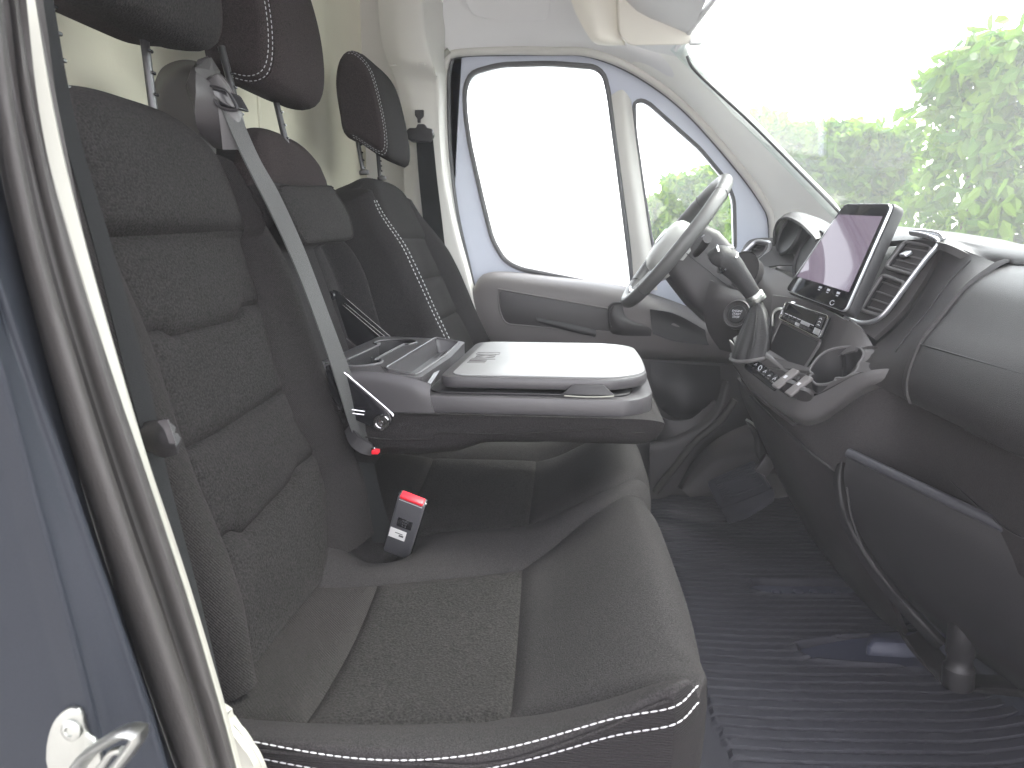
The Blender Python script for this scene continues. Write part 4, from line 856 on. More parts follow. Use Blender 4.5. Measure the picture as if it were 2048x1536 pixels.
ribbon('webbing', [(-0.506,0.95,1.001),(-0.483,0.935,0.955),(-0.458,0.93,0.903),(-0.43,0.93,0.843),(-0.402,0.93,0.775),(-0.378,0.935,0.698),(-0.357,0.945,0.61),(-0.343,0.955,0.54),(-0.331,0.965,0.498)], [(-0.496,0.975,1.006),(-0.48,0.965,0.974),(-0.459,0.965,0.922),(-0.433,0.965,0.873),(-0.401,0.965,0.796),(-0.369,0.97,0.695),(-0.346,0.975,0.619),(-0.329,0.98,0.549),(-0.322,0.985,0.497)], 'belt', mbt, n=90, th=.0022)
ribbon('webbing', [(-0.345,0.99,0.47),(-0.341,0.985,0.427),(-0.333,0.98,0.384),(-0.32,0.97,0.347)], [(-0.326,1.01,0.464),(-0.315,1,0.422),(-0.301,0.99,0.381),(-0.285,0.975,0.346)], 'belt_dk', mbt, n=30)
sheet('tongue', [[(-0.355,0.962,0.528),(-0.345,0.962,0.538)], [(-0.343,0.952,0.51),(-0.331,0.955,0.523)], [(-0.326,0.95,0.498),(-0.312,0.955,0.511)], [(-0.313,0.955,0.493),(-0.306,0.958,0.501)]], 'plastic_dk', mbt, thick=.012, nu=14, nv=16)
rbox('tongue_tip', [(-0.305,0.955,0.5)][0], (.010, .012, .006), 'red', mbt, bev=.001)
rbox('tongue_plate', [(-0.308,0.957,0.505)][0], (.006, .010, .004), 'chrome', mbt, bev=.001)
# upright buckle
bu = thing('belt_buckle', 'upright grey belt buckle with red release button sticking out of the bench', 'belt buckle', (-.27, .93, .34))
b0, b1, b2, b3 = [Vector(p) for p in [(-0.252,0.905,0.448),(-0.213,0.905,0.434),(-0.249,0.93,0.371),(-0.294,0.93,0.384)]]
ex = (b1-b0).normalized(); ey = ((b0+b1)/2-(b2+b3)/2).normalized(); ez = ex.cross(ey); ey = ez.cross(ex)
RB = Matrix((ex, ey, ez)).transposed(); cb = (b0+b1+b2+b3)/4; w_ = (b1-b0).length; h_ = ((b0+b1)/2-(b2+b3)/2).length
rbox('body', cb-ey*.02-ez*.008, (w_, h_+.04, .018), 'bucklegrey', bu, bev=.0035, R=RB, seg=3)
rbox('side_band', cb-ey*.02-ez*.010, (w_+.003, h_+.038, .012), 'gloss', bu, bev=.003, R=RB, seg=2)
rbox('release_button', cb+ey*(h_/2-.0005)-ez*.006, (w_-.006, .006, .014), 'red', bu, bev=.0018, R=RB, seg=3)
rbox('button_edge', cb+ey*(h_/2-.0046)+ez*.0008, (w_-.006, .0012, .0012), 'thread', bu, bev=.0003, R=RB, seg=1)
rbox('label_plate', cb-ey*.008+ez*.0008, (w_*.55, .018, .0012), 'gloss', bu, bev=.0005, R=RB, seg=1)
tm = RB.to_4x4(); tm.translation = cb-ey*.008+ez*.0016
for k, s in enumerate(('PRESS', 'ECE', 'R16')):
    tt = RB.to_4x4(); tt.translation = cb-ey*(.003+k*.005)+ez*.0016; text('print', s, .0042, tt, 'bucklegrey', bu)
rbox('paper_label', cb-ey*(h_/2-.006)-ex*.006+ez*.0008, (w_*.62, .020, .0008), 'white', bu, bev=.0002, R=RB, seg=1)
for k in range(2): rbox('label_print', cb-ey*(h_/2-.0085+k*.004)-ex*(.004-k*.004)+ez*.0014, (.012-k*.005, .0012+k*.002, .0004), 'bucklegrey', bu, bev=0, R=RB)
# driver's belt on the far pillar
dbt = thing('seat_belt', 'dark belt hanging from its anchor on the far window pillar behind the driver seat', 'seat belt', (-.5, 2.05, .9))
ribbon('webbing', [(-0.496,2.05,1.111),(-0.489,2.045,0.993),(-0.48,2.045,0.879),(-0.47,2.05,0.702),(-0.455,2.05,0.55)], [(-0.446,2.05,1.111),(-0.435,2.045,0.993),(-0.423,2.045,0.878),(-0.406,2.05,0.702),(-0.387,2.05,0.551)], 'belt_dk', dbt, n=30)
prism('anchor', rounded([(-0.52,2.052,1.129),(-0.511,2.052,1.137),(-0.491,2.052,1.136),(-0.487,2.052,1.147),(-0.466,2.052,1.147),(-0.46,2.052,1.136),(-0.443,2.052,1.133),(-0.44,2.052,1.114),(-0.452,2.052,1.097),(-0.506,2.052,1.098),(-0.519,2.052,1.109)], .004, 3), (0, -.022, 0), 'plastic_dk', dbt, bev=.004)
prism('height_slot', rounded([(-0.501,2.072,1.191),(-0.475,2.072,1.191),(-0.476,2.072,1.173),(-0.485,2.072,1.165),(-0.485,2.072,1.156),(-0.494,2.072,1.156),(-0.494,2.072,1.167),(-0.501,2.072,1.176)], .002, 2), (0, -.008, 0), 'plastic_dk', dbt, bev=.001)
# ------------------------------------------------------------------ driver's door
dd = thing('driver_door', 'closed driver door with large window, quarter window and grey inner panel with pocket', 'door', (0, 2.2, .5))
OUT = [(-0.272,2.215,0.366),(-0.338,2.215,0.565),(-0.385,2.215,0.759),(-0.418,2.215,0.916),(-0.436,2.215,1.099),(-0.437,2.215,1.276),(-0.43,2.215,1.345),(-0.404,2.215,1.373),(-0.269,2.215,1.375),(-0.117,2.215,1.372),(0,2.215,1.364),(0.133,2.215,1.311),(0.282,2.215,1.209),(0.438,2.215,1.049),(0.536,2.215,0.928),(0.562,2.215,0.863),(0.574,2.215,0.699),(0.597,2.215,0.383)]
WIN = rounded([(-0.36,2.215,1.323),(-0.269,2.215,1.344),(-0.116,2.215,1.344),(0.019,2.215,1.331),(0.047,2.215,1.308),(0.061,2.215,1.258),(0.096,2.215,1.048),(0.148,2.215,0.721),(0.155,2.215,0.663),(-0.029,2.215,0.697),(-0.206,2.215,0.731),(-0.255,2.215,0.756),(-0.295,2.215,0.822),(-0.326,2.215,0.946),(-0.364,2.215,1.113),(-0.377,2.215,1.202),(-0.379,2.215,1.275)], .03, 4)
QW = rounded([(0.139,2.215,1.227),(0.159,2.215,1.235),(0.183,2.215,1.224),(0.341,2.215,1.091),(0.423,2.215,1),(0.45,2.215,0.941),(0.463,2.215,0.791),(0.216,2.215,0.791),(0.205,2.215,0.825),(0.173,2.215,0.988),(0.144,2.215,1.149)], .02, 4)
plate('window_frame', OUT, [WIN[::-1], QW[::-1]], (0, .045, 0), 'paintfar', dd)
def ringtube(n, P, r, m, par, off=-.002): tube(n, cr(np.array(P)+[0, off, 0], 140, True), r, m, par, n=8, closed=True)
ringtube('window_seal', WIN, .008, 'doorseal', dd); ringtube('window_seal', QW, .006, 'doorseal', dd)
ringtube('door_weatherstrip', [(p[0]+.008*(1 if p[0] < 0 else 0), p[1], p[2]) for p in OUT], .007, 'doorseal', dd)
sheet('quarter_trim', [[(0.069,2.205,1.249),(0.102,2.185,1.258),(0.129,2.21,1.234)], [(0.102,2.205,1.046),(0.134,2.185,1.044),(0.165,2.21,1.031)], [(0.144,2.205,0.791),(0.178,2.185,0.791),(0.209,2.21,0.791)], [(0.157,2.205,0.667),(0.198,2.185,0.668),(0.231,2.21,0.667)]], 'trim', dd, nu=16, nv=20)
mk('window_glass', *prismVF(np.array(WIN)+[0, .02, 0], (0, .004, 0), 0), 'sideglass', dd); mk('quarter_glass', *prismVF(np.array(QW)+[0, .02, 0], (0, .004, 0), 0), 'sideglass', dd)
sheet('door_panel', [[(-0.331,2.2,0.693),(-0.285,2.2,0.723),(-0.109,2.2,0.709),(0.144,2.2,0.675),(0.396,2.2,0.59),(0.474,2.2,0.552)],
    [(-0.344,2.14,0.68),(-0.295,2.13,0.719),(-0.105,2.13,0.7),(0.14,2.13,0.662),(0.384,2.13,0.574),(0.461,2.13,0.54)],
    [(-0.346,2.1,0.654),(-0.294,2.09,0.692),(-0.103,2.09,0.669),(0.139,2.09,0.635),(0.378,2.09,0.556),(0.453,2.09,0.527)],
    [(-0.343,2.09,0.621),(-0.279,2.085,0.628),(-0.102,2.085,0.609),(0.14,2.085,0.581),(0.379,2.085,0.532),(0.453,2.085,0.512)],
    [(-0.328,2.1,0.562),(-0.256,2.09,0.545),(-0.101,2.09,0.531),(0.142,2.09,0.519),(0.381,2.09,0.506),(0.455,2.09,0.497)],
    [(-0.311,2.12,0.52),(-0.251,2.11,0.498),(-0.102,2.11,0.491),(0.145,2.11,0.482),(0.386,2.11,0.472),(0.461,2.11,0.466)],
    [(-0.292,2.18,0.48),(-0.242,2.17,0.471),(-0.105,2.17,0.463),(0.15,2.17,0.454),(0.398,2.17,0.444),(0.475,2.17,0.437)]], 'doorplastic', dd, thick=.008, nu=60, nv=40)
pk = rounded([(-0.261,2.083,0.674),(0.097,2.079,0.614),(0.093,2.082,0.547),(-0.071,2.082,0.554),(-0.24,2.083,0.568),(-0.258,2.083,0.61)], .02, 5)
prism('pocket_liner', pk, (0, .006, 0), 'plastic', dd, bev=.003)
tube('pocket_rim', cr(pk, 80, True), .0025, 'doorplastic', dd, n=8, closed=True)
sheet('pocket_lip', [[(-0.144,2.074,0.591),(-0.055,2.072,0.574),(0.039,2.074,0.554)], [(-0.139,2.07,0.579),(-0.055,2.068,0.561),(0.039,2.07,0.539)], [(-0.124,2.076,0.57),(-0.055,2.074,0.552),(0.036,2.076,0.532)]], 'plastic_dk', dd, nu=14, nv=8)
sheet('pull_handle', [[(0.073,2.075,0.626),(0.09,2.07,0.639),(0.114,2.075,0.636)], [(0.073,2.065,0.593),(0.093,2.055,0.598),(0.13,2.07,0.591)], [(0.077,2.07,0.558),(0.117,2.055,0.564),(0.199,2.07,0.562)], [(0.089,2.078,0.542),(0.126,2.07,0.538),(0.203,2.076,0.537)]], 'plastic', dd, thick=.012, nu=24, nv=18)
tube('handle_edge', [(0.081,2.066,0.563),(0.076,2.066,0.608),(0.087,2.066,0.633),(0.108,2.068,0.636)], .004, 'plastic_dk', dd, ns=30)
sheet('pull_cup', [[(0.197,2.075,0.618),(0.271,2.075,0.604),(0.362,2.078,0.557)], [(0.202,2.08,0.585),(0.274,2.085,0.57),(0.369,2.08,0.527)], [(0.209,2.074,0.544),(0.275,2.073,0.523),(0.375,2.075,0.513)]], 'plastic_dk', dd, nu=20, nv=12)
sheet('lower_panel', [[(-0.308,2.175,0.488),(0.055,2.175,0.478),(0.521,2.175,0.461)], [(-0.292,2.17,0.307),(0.059,2.17,0.315),(0.528,2.17,0.326)], [(-0.269,2.175,-0.059),(0.068,2.175,-0.045),(0.553,2.175,-0.025)]], 'plastic', dd, nu=20, nv=14)
sheet('speaker_cover', [[(0.212,2.16,0.447),(0.319,2.15,0.441),(0.428,2.16,0.435)], [(0.217,2.14,0.374),(0.317,2.115,0.373),(0.428,2.14,0.371)], [(0.24,2.14,0.31),(0.321,2.115,0.305),(0.413,2.14,0.311)], [(0.282,2.16,0.27),(0.327,2.15,0.264),(0.375,2.16,0.27)]], 'plastic_dk', dd, thick=.008, nu=24, nv=24)
sheet('bottle_bin', [[(0.223,2.12,0.298),(0.258,2.09,0.278),(0.332,2.08,0.282),(0.407,2.1,0.339)], [(0.232,2.12,0.233),(0.259,2.08,0.232),(0.332,2.07,0.253),(0.42,2.1,0.316)], [(0.237,2.12,0.193),(0.26,2.08,0.203),(0.34,2.07,0.231),(0.428,2.1,0.292)]], 'plastic', dd, thick=.01, nu=24, nv=14)

# door sill and kick panel of the driver's footwell
ft = thing('footwell_trim', 'black plastic kick panel and sill trim round the dark driver footwell', 'trim panel', (.4, 2.1, .1))
sheet('sill_cover', [[(0.212,2.06,0.211),(0.272,2.06,0.225),(0.352,2.06,0.272),(0.4,2.06,0.332),(0.422,2.08,0.406)], [(0.211,2.04,0.191),(0.278,2.04,0.206),(0.36,2.04,0.256),(0.412,2.04,0.322),(0.434,2.06,0.402)], [(0.212,2.05,0.026),(0.286,2.05,0.054),(0.354,2.05,0.193),(0.431,2.05,0.281),(0.457,2.06,0.365)]], 'plastic', ft, thick=.01, nu=36, nv=16)
tube('sill_seal', [(0.23,2.03,0.059),(0.28,2.03,0.133),(0.342,2.03,0.222),(0.412,2.03,0.291),(0.451,2.03,0.356)], .011, 'rubber', ft, ns=40)
sheet('kick_panel', [[(0.299,2.04,0.074),(0.34,2.04,0.156),(0.403,2.04,0.229),(0.483,2.02,0.283),(0.569,1.98,0.326)], [(0.302,1.99,0.087),(0.343,1.99,0.149),(0.406,1.98,0.223),(0.484,1.96,0.272),(0.554,1.92,0.311)], [(0.313,1.98,0.08),(0.353,1.97,0.117),(0.417,1.95,0.18),(0.499,1.9,0.243),(0.566,1.86,0.285)], [(0.328,1.98,0.065),(0.382,1.96,0.09),(0.447,1.94,0.123),(0.518,1.9,0.17),(0.6,1.86,0.186)]], 'plastic', ft, thick=.008, nu=36, nv=24)
fr = thing('footrest', 'dark blue ribbed footrest plate at the far end of the floor', 'footrest', (.45, 1.95, .02))
FR = [Vector(p) for p in [(0.362,1.93,0.136),(0.485,1.9,0.216),(0.507,1.78,0.174),(0.392,1.86,0.079)]]
prism('plate', rounded([tuple(p) for p in FR], .015, 5), (.01, .01, -.02), 'matrubber', fr, bev=.006)
sheet('rolled_edge', [[tuple(FR[3]+Vector((.0, 0, .0))), tuple((FR[3]+FR[2])/2+Vector((0, -.012, .003))), tuple(FR[2])], [tuple(FR[3]+Vector((.01, -.02, -.015))), tuple((FR[3]+FR[2])/2+Vector((.0, -.035, -.015))), tuple(FR[2]+Vector((0, -.02, -.012)))], [tuple(FR[3]+Vector((.02, -.02, -.035))), tuple((FR[3]+FR[2])/2+Vector((.0, -.035, -.04))), tuple(FR[2]+Vector((0, -.02, -.03)))]], 'matrubber', fr, nu=16, nv=10)
for k in range(11):
    t = .14+k*.068; a = FR[0].lerp(FR[3], t).lerp(FR[1].lerp(FR[2], t), .14); b = FR[0].lerp(FR[3], t).lerp(FR[1].lerp(FR[2], t), .9)
    tube('rib', [a+Vector((-.001, -.002, .001)), b+Vector((-.001, -.002, .001))], .0022, 'matrubber', fr, n=6)
pd = thing('pedal_lever', 'black release lever with a bright upper edge beside the centre console', 'lever', (.40, 1.75, .35))
sheet('arm', [[(0.415,1.72,0.372),(0.433,1.72,0.36),(0.454,1.72,0.337)], [(0.423,1.715,0.351),(0.437,1.71,0.34),(0.456,1.715,0.323)], [(0.436,1.72,0.321),(0.447,1.715,0.316),(0.461,1.72,0.309)], [(0.44,1.72,0.288),(0.453,1.715,0.271),(0.472,1.72,0.263)], [(0.463,1.73,0.239),(0.468,1.72,0.24),(0.483,1.73,0.247)]], 'plastic_dk', pd, thick=.012, nu=14, nv=24)
tube('bright_edge', [(0.412,1.718,0.375),(0.432,1.715,0.362),(0.45,1.715,0.339),(0.456,1.715,0.328)], .0032, 'steel', pd, ns=24)
rbox('foot_pad', [(0.466,1.71,0.259)][0], (.035, .02, .05), 'plastic', pd, bev=.005, R=Matrix.Rotation(.5, 3, 'Y'))

# ------------------------------------------------------------------ floor mat
def matz(x, y):
    z = np.zeros_like(x)
    front = .60+.05*sm(.9, 1.3, y)-.05*sm(1.5, 2.0, y)
    z += .9*np.clip(x-front, 0, None)**1.7
    yy = y+.020*np.sin(x*7)-.10*np.clip(x-.45, 0, None)**1.5+.06*(x-.3)
    ph = (yy/.0255) % 1
    rib = .0062*(sm(0, .08, ph)*(.82+.18*ph))*(1-sm(.76, .84, ph))
    x0 = .235+.02*sm(1.1, .9, y)-.09*sm(1.15, 1.5, y)
    mask = sm(x0, x0+.004, x)
    return z+rib*mask-.002*(1-mask)
def floormat():
    xs = np.linspace(-.02, .86, 150); ys = np.linspace(.70, 2.16, 640); X, Y = np.meshgrid(xs, ys); Z = matz(X, Y)
    a = polydist(np.stack([X, Y], -1), SLA)-np.interp(X, [.40, .44, .60, .70], [.020, .031, .032, .024]); b = polydist(np.stack([X, Y], -1), SLB)-np.interp(X, [.44, .50, .65, .75], [.022, .034, .056, .066])
    s = np.minimum(a, b); Z += .006*np.exp(-((s-.006)/.006)**2)-.014*sm(.002, -.004, s)
    G = np.stack([X, Y, Z], -1); V, F = shell(G, .006, None)
    t = thing('floor_mat', 'black ribbed rubber floor mat with two cut outs in front of the seats', 'floor mat', (.35, 1.3, -.01))
    mk('mat', V, F, 'matrubber', t, True, 50)
SLA = [(.432, 1.556), (.50, 1.558), (.60, 1.566), (.74, 1.590)]; SLB = [(.468, 1.295), (.60, 1.312), (.80, 1.318)]
floormat()
fi = thing('floor_fitting', 'dark blue moulded floor fitting showing through the front cut out of the mat', 'floor fitting', (.6, 1.35, 0))
loft('raised_block', [rounded([(.575, 1.300, z), (.77, 1.285, z), (.80, 1.36, z), (.60, 1.350, z)], .012) for z in (-.02, .016)]+[rounded([(.585, 1.308, .024), (.77, 1.293, .036), (.79, 1.352, .036), (.607, 1.342, .024)], .010)], 'fitting', fi)
loft('base_tray', [rounded([(.44, 1.27, z), (.60, 1.25, z), (.80, 1.235, z+.03), (.80, 1.39, z+.03), (.60, 1.372, z), (.44, 1.325, z)], .02) for z in (-.022, -.0065)], 'fitting', fi)
fj = thing('floor_fitting', 'narrow dark blue moulded strip in the further cut out of the mat', 'floor fitting', (.55, 1.60, 0))
loft('base_tray', [rounded([(.40, 1.530, z), (.76, 1.550, z), (.76, 1.625, z), (.40, 1.58, z)], .012) for z in (-.022, -.0065)], 'fitting', fj)
for x in (.47, .52, .56, .61): loft('stud', [[(x+.012*s_*math.cos(a), 1.552+(x-.47)*.10+.010*s_*math.sin(a), z) for a in np.linspace(0, 6.1, 14)] for z, s_ in ((-.012, 1), (-.002, 1), (.001, .6))], 'fitting', fj)

# ------------------------------------------------------------------ dashboard
da = thing('dashboard', 'dark grey dashboard with silver edged air vents, glovebox and central console', 'dashboard', (.6, 1.2, .5))
C = [(0.638,1.14,0.773),(0.611,1.14,0.761),(0.582,1.14,0.736),(0.552,1.14,0.69),(0.528,1.14,0.651),(0.516,1.14,0.606),(0.516,1.14,0.577),(0.523,1.14,0.557)]
c0 = np.array(C[0]); fe = [tuple(c0+[-.004, .03, .004])]+[(c0[0]-.001, y, c0[2]+.002) for y in (1.05, .75, .40)]
row1 = [(0.56,1.708,0.83),(0.59,1.637,0.833),(0.62,1.479,0.83),(0.635,1.321,0.818)]+[(.675, 1.19, .800), (.695, 1.0, .800), (.695, .75, .798), (.69, .40, .788)]
row2 = [(0.5,1.502,0.796),(0.53,1.461,0.794),(0.56,1.343,0.811),(0.587,1.223,0.807)]+fe
r1, r2 = cr(row1, 60), cr(row2, 60)
sheet('dash_top', [[(0.66,2.063,0.867),(0.71,1.975,0.862),(0.74,1.769,0.849),(0.75,1.532,0.831),(0.76,1.372,0.814),(0.76,1.229,0.798)]+[(.76, .85, .795), (.75, .40, .785)], row1, (r1*.6+r2*.4)+[-.003, 0, .006], (r1*.25+r2*.75)+[-.004, 0, .005], row2], 'dash', da, thick=.012, nu=90, nv=24)
A_ = [(0.603,1.24,0.807),(0.597,1.24,0.778),(0.583,1.24,0.741),(0.56,1.24,0.692),(0.533,1.24,0.657),(0.503,1.24,0.628),(0.484,1.24,0.606),(0.47,1.24,0.583)]
B_ = [(0.633,1.18,0.789),(0.603,1.18,0.768),(0.577,1.18,0.743),(0.545,1.18,0.701),(0.524,1.18,0.658),(0.511,1.18,0.624),(0.509,1.18,0.595),(0.516,1.18,0.556)]
sheet('dash_pad', [A_, [tuple(np.array(c)+[.0008, .001, 0]) for c in C]], 'dash', da, thick=.012, nu=50, nv=40, sv=True)
tube('pad_groove', (cr(A_, 40)*.42+cr(C, 40)*.58)[2:30]+[-.0004, 0, .0002], .0010, 'plastic_dk', da, n=6)
def lidrow(y, dx): return [(c[0]+dx, y, c[2]) for c in C]
gl = sheet('glovebox_lid', [lidrow(1.139, .008), lidrow(1.136, .001), lidrow(1.127, -.001), lidrow(.9, -.004), lidrow(.70, -.003), lidrow(.45, .002)], 'dash', da, thick=.02, nu=60, nv=60)
g = np.array(C[4])*[1, 0, 1]; tube('lid_split', [tuple(g+[-.0032, 1.12, 0]), tuple(g+[-.0032, .8, 0]), tuple(g+[-.0032, .5, 0])], .0012, 'plastic_dk', gl, n=6)
# below the glovebox: recess, then the soft lower panel
c7 = np.array(C[7]); 
sheet('lid_recess', [[tuple(c7*[1, 0, 1]+[.03, y, .01]) for y in (1.15, .8, .45)], [tuple(c7*[1, 0, 1]+[.035, y, -.02]) for y in (1.15, .8, .45)]], 'plastic_dk', da, nu=8, nv=6)
low = [(0.518,1.15,0.555),(0.549,1.15,0.52),(0.574,1.15,0.471),(0.588,1.15,0.42),(0.591,1.15,0.376)]
sheet('lower_panel', [[(0.34,1.525,0.534),(0.346,1.525,0.521),(0.353,1.53,0.506)], [(0.384,1.392,0.485),(0.386,1.388,0.471),(0.389,1.385,0.455)], [(0.411,1.325,0.475),(0.409,1.328,0.458),(0.41,1.335,0.439)], [(0.445,1.292,0.488),(0.435,1.28,0.457),(0.431,1.275,0.419)], [(0.486,1.232,0.553),(0.481,1.215,0.476),(0.47,1.212,0.399)], [(0.523,1.178,0.587),(0.542,1.17,0.499),(0.552,1.185,0.379)], [(.555, 1.0, .555), (.575, 1.0, .47), (.60, 1.0, .36)], [(.555, .45, .555), (.575, .45, .47), (.60, .45, .36)]], 'softpanel', da, thick=.012, nu=30, nv=80)
sheet('dash_core', [[(.74, y, .76), (.71, y, .60), (.73, y, .44), (.77, y, .30), (.80, y, .06)] for y in (.42, 1.0, 1.6, 2.12)], 'plastic_dk', da, thick=.05, nu=24, nv=10, flip=False)
tube('panel_seam', [(.572, 1.15, .455), (.582, 1.0, .425), (.585, .93, .420), (.575, .86, .44), (.566, .8, .475)], .0010, 'plastic_dk', da, n=6, ns=40)
# open lower bin whose tilted lid leans towards the seats
bn2 = np.array([(0.458,1.19,0.448)][0])
ed = [tuple(np.array(p)) for p in [(0.458,1.19,0.448),(0.632,0.9,0.4)]]
tdir = np.array(ed[1])-np.array(ed[0])
def binrow(P, k): return [tuple(np.array(P)+tdir*t+np.array([0, 0, 0])) for t in (0, .5, 1, 1.4)]
PR = [(0.46,1.188,0.445),(0.456,1.185,0.412),(0.467,1.175,0.361),(0.496,1.16,0.295),(0.549,1.14,0.224),(0.617,1.115,0.159)]
bl = sheet('bin_lid', [[tuple(np.array(p)+np.array([.008, .004, -.004])) for p in PR], PR]+[[tuple(np.array(p)+tdir*t+np.array([.02, -.05, -.03])*t*i/5.) for i, p in enumerate(PR)] for t in (.02, .3, .7, 1.2)], 'plastic_dk', da, thick=.014, nu=50, nv=40)
tube('bin_lid_edge', [tuple(np.array(ed[0])+tdir*t+[.004, .002, .002]) for t in (0, .5, 1.3)], .0085, 'rimplastic', da, n=14)
sheet('bin_frame', [[(0.451,1.212,0.421),(0.448,1.208,0.383),(0.464,1.198,0.319),(0.503,1.184,0.246),(0.558,1.17,0.178),(0.622,1.145,0.112)], [(0.456,1.2,0.43),(0.453,1.195,0.388),(0.468,1.185,0.329),(0.506,1.17,0.261),(0.561,1.155,0.195),(0.624,1.13,0.131)], [(0.467,1.205,0.424),(0.467,1.2,0.387),(0.48,1.19,0.331),(0.516,1.175,0.266),(0.57,1.16,0.199),(0.634,1.135,0.136)]], 'plastic_dk', da, thick=.008, nu=50, nv=10)
sheet('bin_floor', [[tuple(np.array(ed[0])+tdir*t+[.02, .0, -.05]) for t in (0, .6, 1.3)], [tuple(np.array(ed[0])+tdir*t+[.22, .0, -.02]) for t in (0, .6, 1.3)]], 'plastic_dk', da, nu=12, nv=6)
tube('lid_moulding', [(0.521,1.1,0.322),(0.549,1.075,0.317),(0.58,1.045,0.293),(0.59,1.04,0.263),(0.595,1.03,0.235)], .0018, 'plastic_dk', bl, ns=40, n=6)
tube('lid_moulding', [(0.521,1.1,0.322),(0.535,1.1,0.298),(0.547,1.1,0.272)], .0018, 'plastic_dk', bl, ns=20, n=6)
tube('lid_moulding', [(0.519,1.14,0.368),(0.587,1.08,0.331),(0.665,1,0.285)], .0022, 'plastic_dk', bl, ns=30, n=6)
tube('lid_moulding', [(0.457,1.172,0.394),(0.465,1.162,0.348),(0.481,1.15,0.303),(0.504,1.142,0.267)], .0018, 'plastic_dk', bl, ns=30, n=8)
hp = [(0.599,1.06,0.198),(0.607,1.06,0.156),(0.616,1.06,0.101)]
lathe('hinge_post', [(.0, 0), (.021, 0), (.023, .004), (.023, .035), (.019, .04), (.018, .055), (.021, .06), (.020, .12), (0, .12)], (hp[2][0], hp[2][1], hp[2][2]), (-.05, 0, 1), 'plastic_dk', da, 24)
sheet('lower_cover', [[(0.601,1.24,0.09),(0.618,1.22,0.064),(0.647,1.2,0.033),(0.668,1.17,0.025),(0.708,1.1,0.063),(0.744,1.04,0.1)], [(0.615,1.23,0.088),(0.631,1.21,0.061),(0.655,1.19,0.035),(0.669,1.165,0.031),(0.706,1.1,0.077),(0.741,1.04,0.117)], [(0.665,1.27,0.083),(0.687,1.25,0.049),(0.7,1.22,0.039),(0.716,1.2,0.038),(0.735,1.15,0.068),(0.78,1.1,0.105)]], 'plastic_dk', da, nu=40, nv=14)
# central lower console running down to the floor
sheet('console_side', [[(0.344,1.54,0.513),(0.39,1.395,0.457),(0.412,1.342,0.441),(0.435,1.285,0.42),(0.473,1.222,0.4)], [(0.352,1.54,0.486),(0.395,1.42,0.425),(0.424,1.34,0.397),(0.457,1.275,0.376),(0.484,1.222,0.362)], [(0.374,1.58,0.443),(0.416,1.46,0.356),(0.451,1.36,0.315),(0.493,1.28,0.291),(0.515,1.23,0.288)], [(0.43,1.7,0.366),(0.464,1.53,0.259),(0.51,1.42,0.188),(0.546,1.32,0.171),(0.57,1.25,0.177)], [(0.505,1.8,0.273),(0.531,1.62,0.158),(0.582,1.48,0.081),(0.622,1.36,0.049),(0.645,1.3,0.048)]], 'plastic', da, thick=.01, nu=50, nv=50)
tube('console_side_seam', [(0.355,1.46,0.49),(0.392,1.36,0.454),(0.424,1.27,0.425),(0.47,1.215,0.395)], .0025, 'plastic_dk', da, ns=40, n=8)
tube('trim_strip', [(0.341,1.515,0.534),(0.369,1.395,0.494),(0.402,1.3,0.47)], .004, 'plastic', da, ns=40, n=8)
# central stack: face, storage tray, console shelf with its rounded lip
sheet('stack_face', [[(0.396,1.5,0.701),(0.445,1.41,0.693),(0.48,1.29,0.666)], [(0.395,1.5,0.648),(0.442,1.41,0.638),(0.472,1.3,0.623)], [(0.384,1.49,0.595),(0.429,1.42,0.575),(0.449,1.31,0.579)]], 'consoleplastic', da, nu=30, nv=24)
sheet('stack_cheek', [[(0.478,1.29,0.671),(0.487,1.26,0.66),(0.503,1.24,0.632)], [(0.466,1.3,0.623),(0.476,1.27,0.628),(0.488,1.245,0.627)], [(0.443,1.315,0.578),(0.46,1.29,0.602),(0.48,1.255,0.621)]], 'consoleplastic', da, nu=16, nv=16)
tp = [(0.405,1.445,0.65),(0.447,1.325,0.625),(0.42,1.335,0.564),(0.382,1.445,0.589)]
nrm = (Vector(tp[1])-Vector(tp[0])).cross(Vector(tp[3])-Vector(tp[0])).normalized()
if nrm.x > 0: nrm = -nrm
ro = rounded(tp, .010, 4)
ty = prism('storage_tray', ro+np.array(nrm)*.0015, tuple(nrm*.002), 'gloss' if False else 'plastic_dk', da, bev=.0008)
tube('tray_rim', cr(ro+np.array(nrm)*.003, 80, True), .0028, 'consoleplastic', ty, n=8, closed=True)
sheet('tray_shelf', [[(0.378,1.43,0.595),(0.403,1.38,0.579),(0.416,1.325,0.569)], [(0.367,1.405,0.591),(0.391,1.355,0.573),(0.405,1.305,0.563)], [(0.364,1.4,0.583),(0.386,1.35,0.566),(0.399,1.3,0.556)]], 'consoleplastic', ty, nu=16, nv=10)
TOP = [(0.327,1.53,0.604),(0.328,1.51,0.589),(0.348,1.45,0.56),(0.375,1.37,0.534),(0.398,1.3,0.522),(0.43,1.265,0.54),(0.473,1.205,0.59),(0.521,1.17,0.603),(0.542,1.168,0.602),(0.549,1.19,0.628),(0.501,1.235,0.631),(0.486,1.27,0.633),(0.458,1.315,0.612),(0.422,1.35,0.565),(0.385,1.46,0.585),(0.406,1.5,0.609),(0.369,1.56,0.624)]
CUP = [(0.415,1.285,0.577),(0.433,1.29,0.604),(0.455,1.285,0.618),(0.477,1.27,0.624),(0.486,1.245,0.623),(0.487,1.235,0.613),(0.48,1.235,0.599),(0.476,1.23,0.588),(0.46,1.235,0.573),(0.449,1.245,0.571),(0.446,1.245,0.564),(0.434,1.255,0.557),(0.422,1.265,0.555),(0.416,1.275,0.562),(0.414,1.28,0.568),(0.421,1.28,0.572)]
CUP = cr(CUP, 48, True)
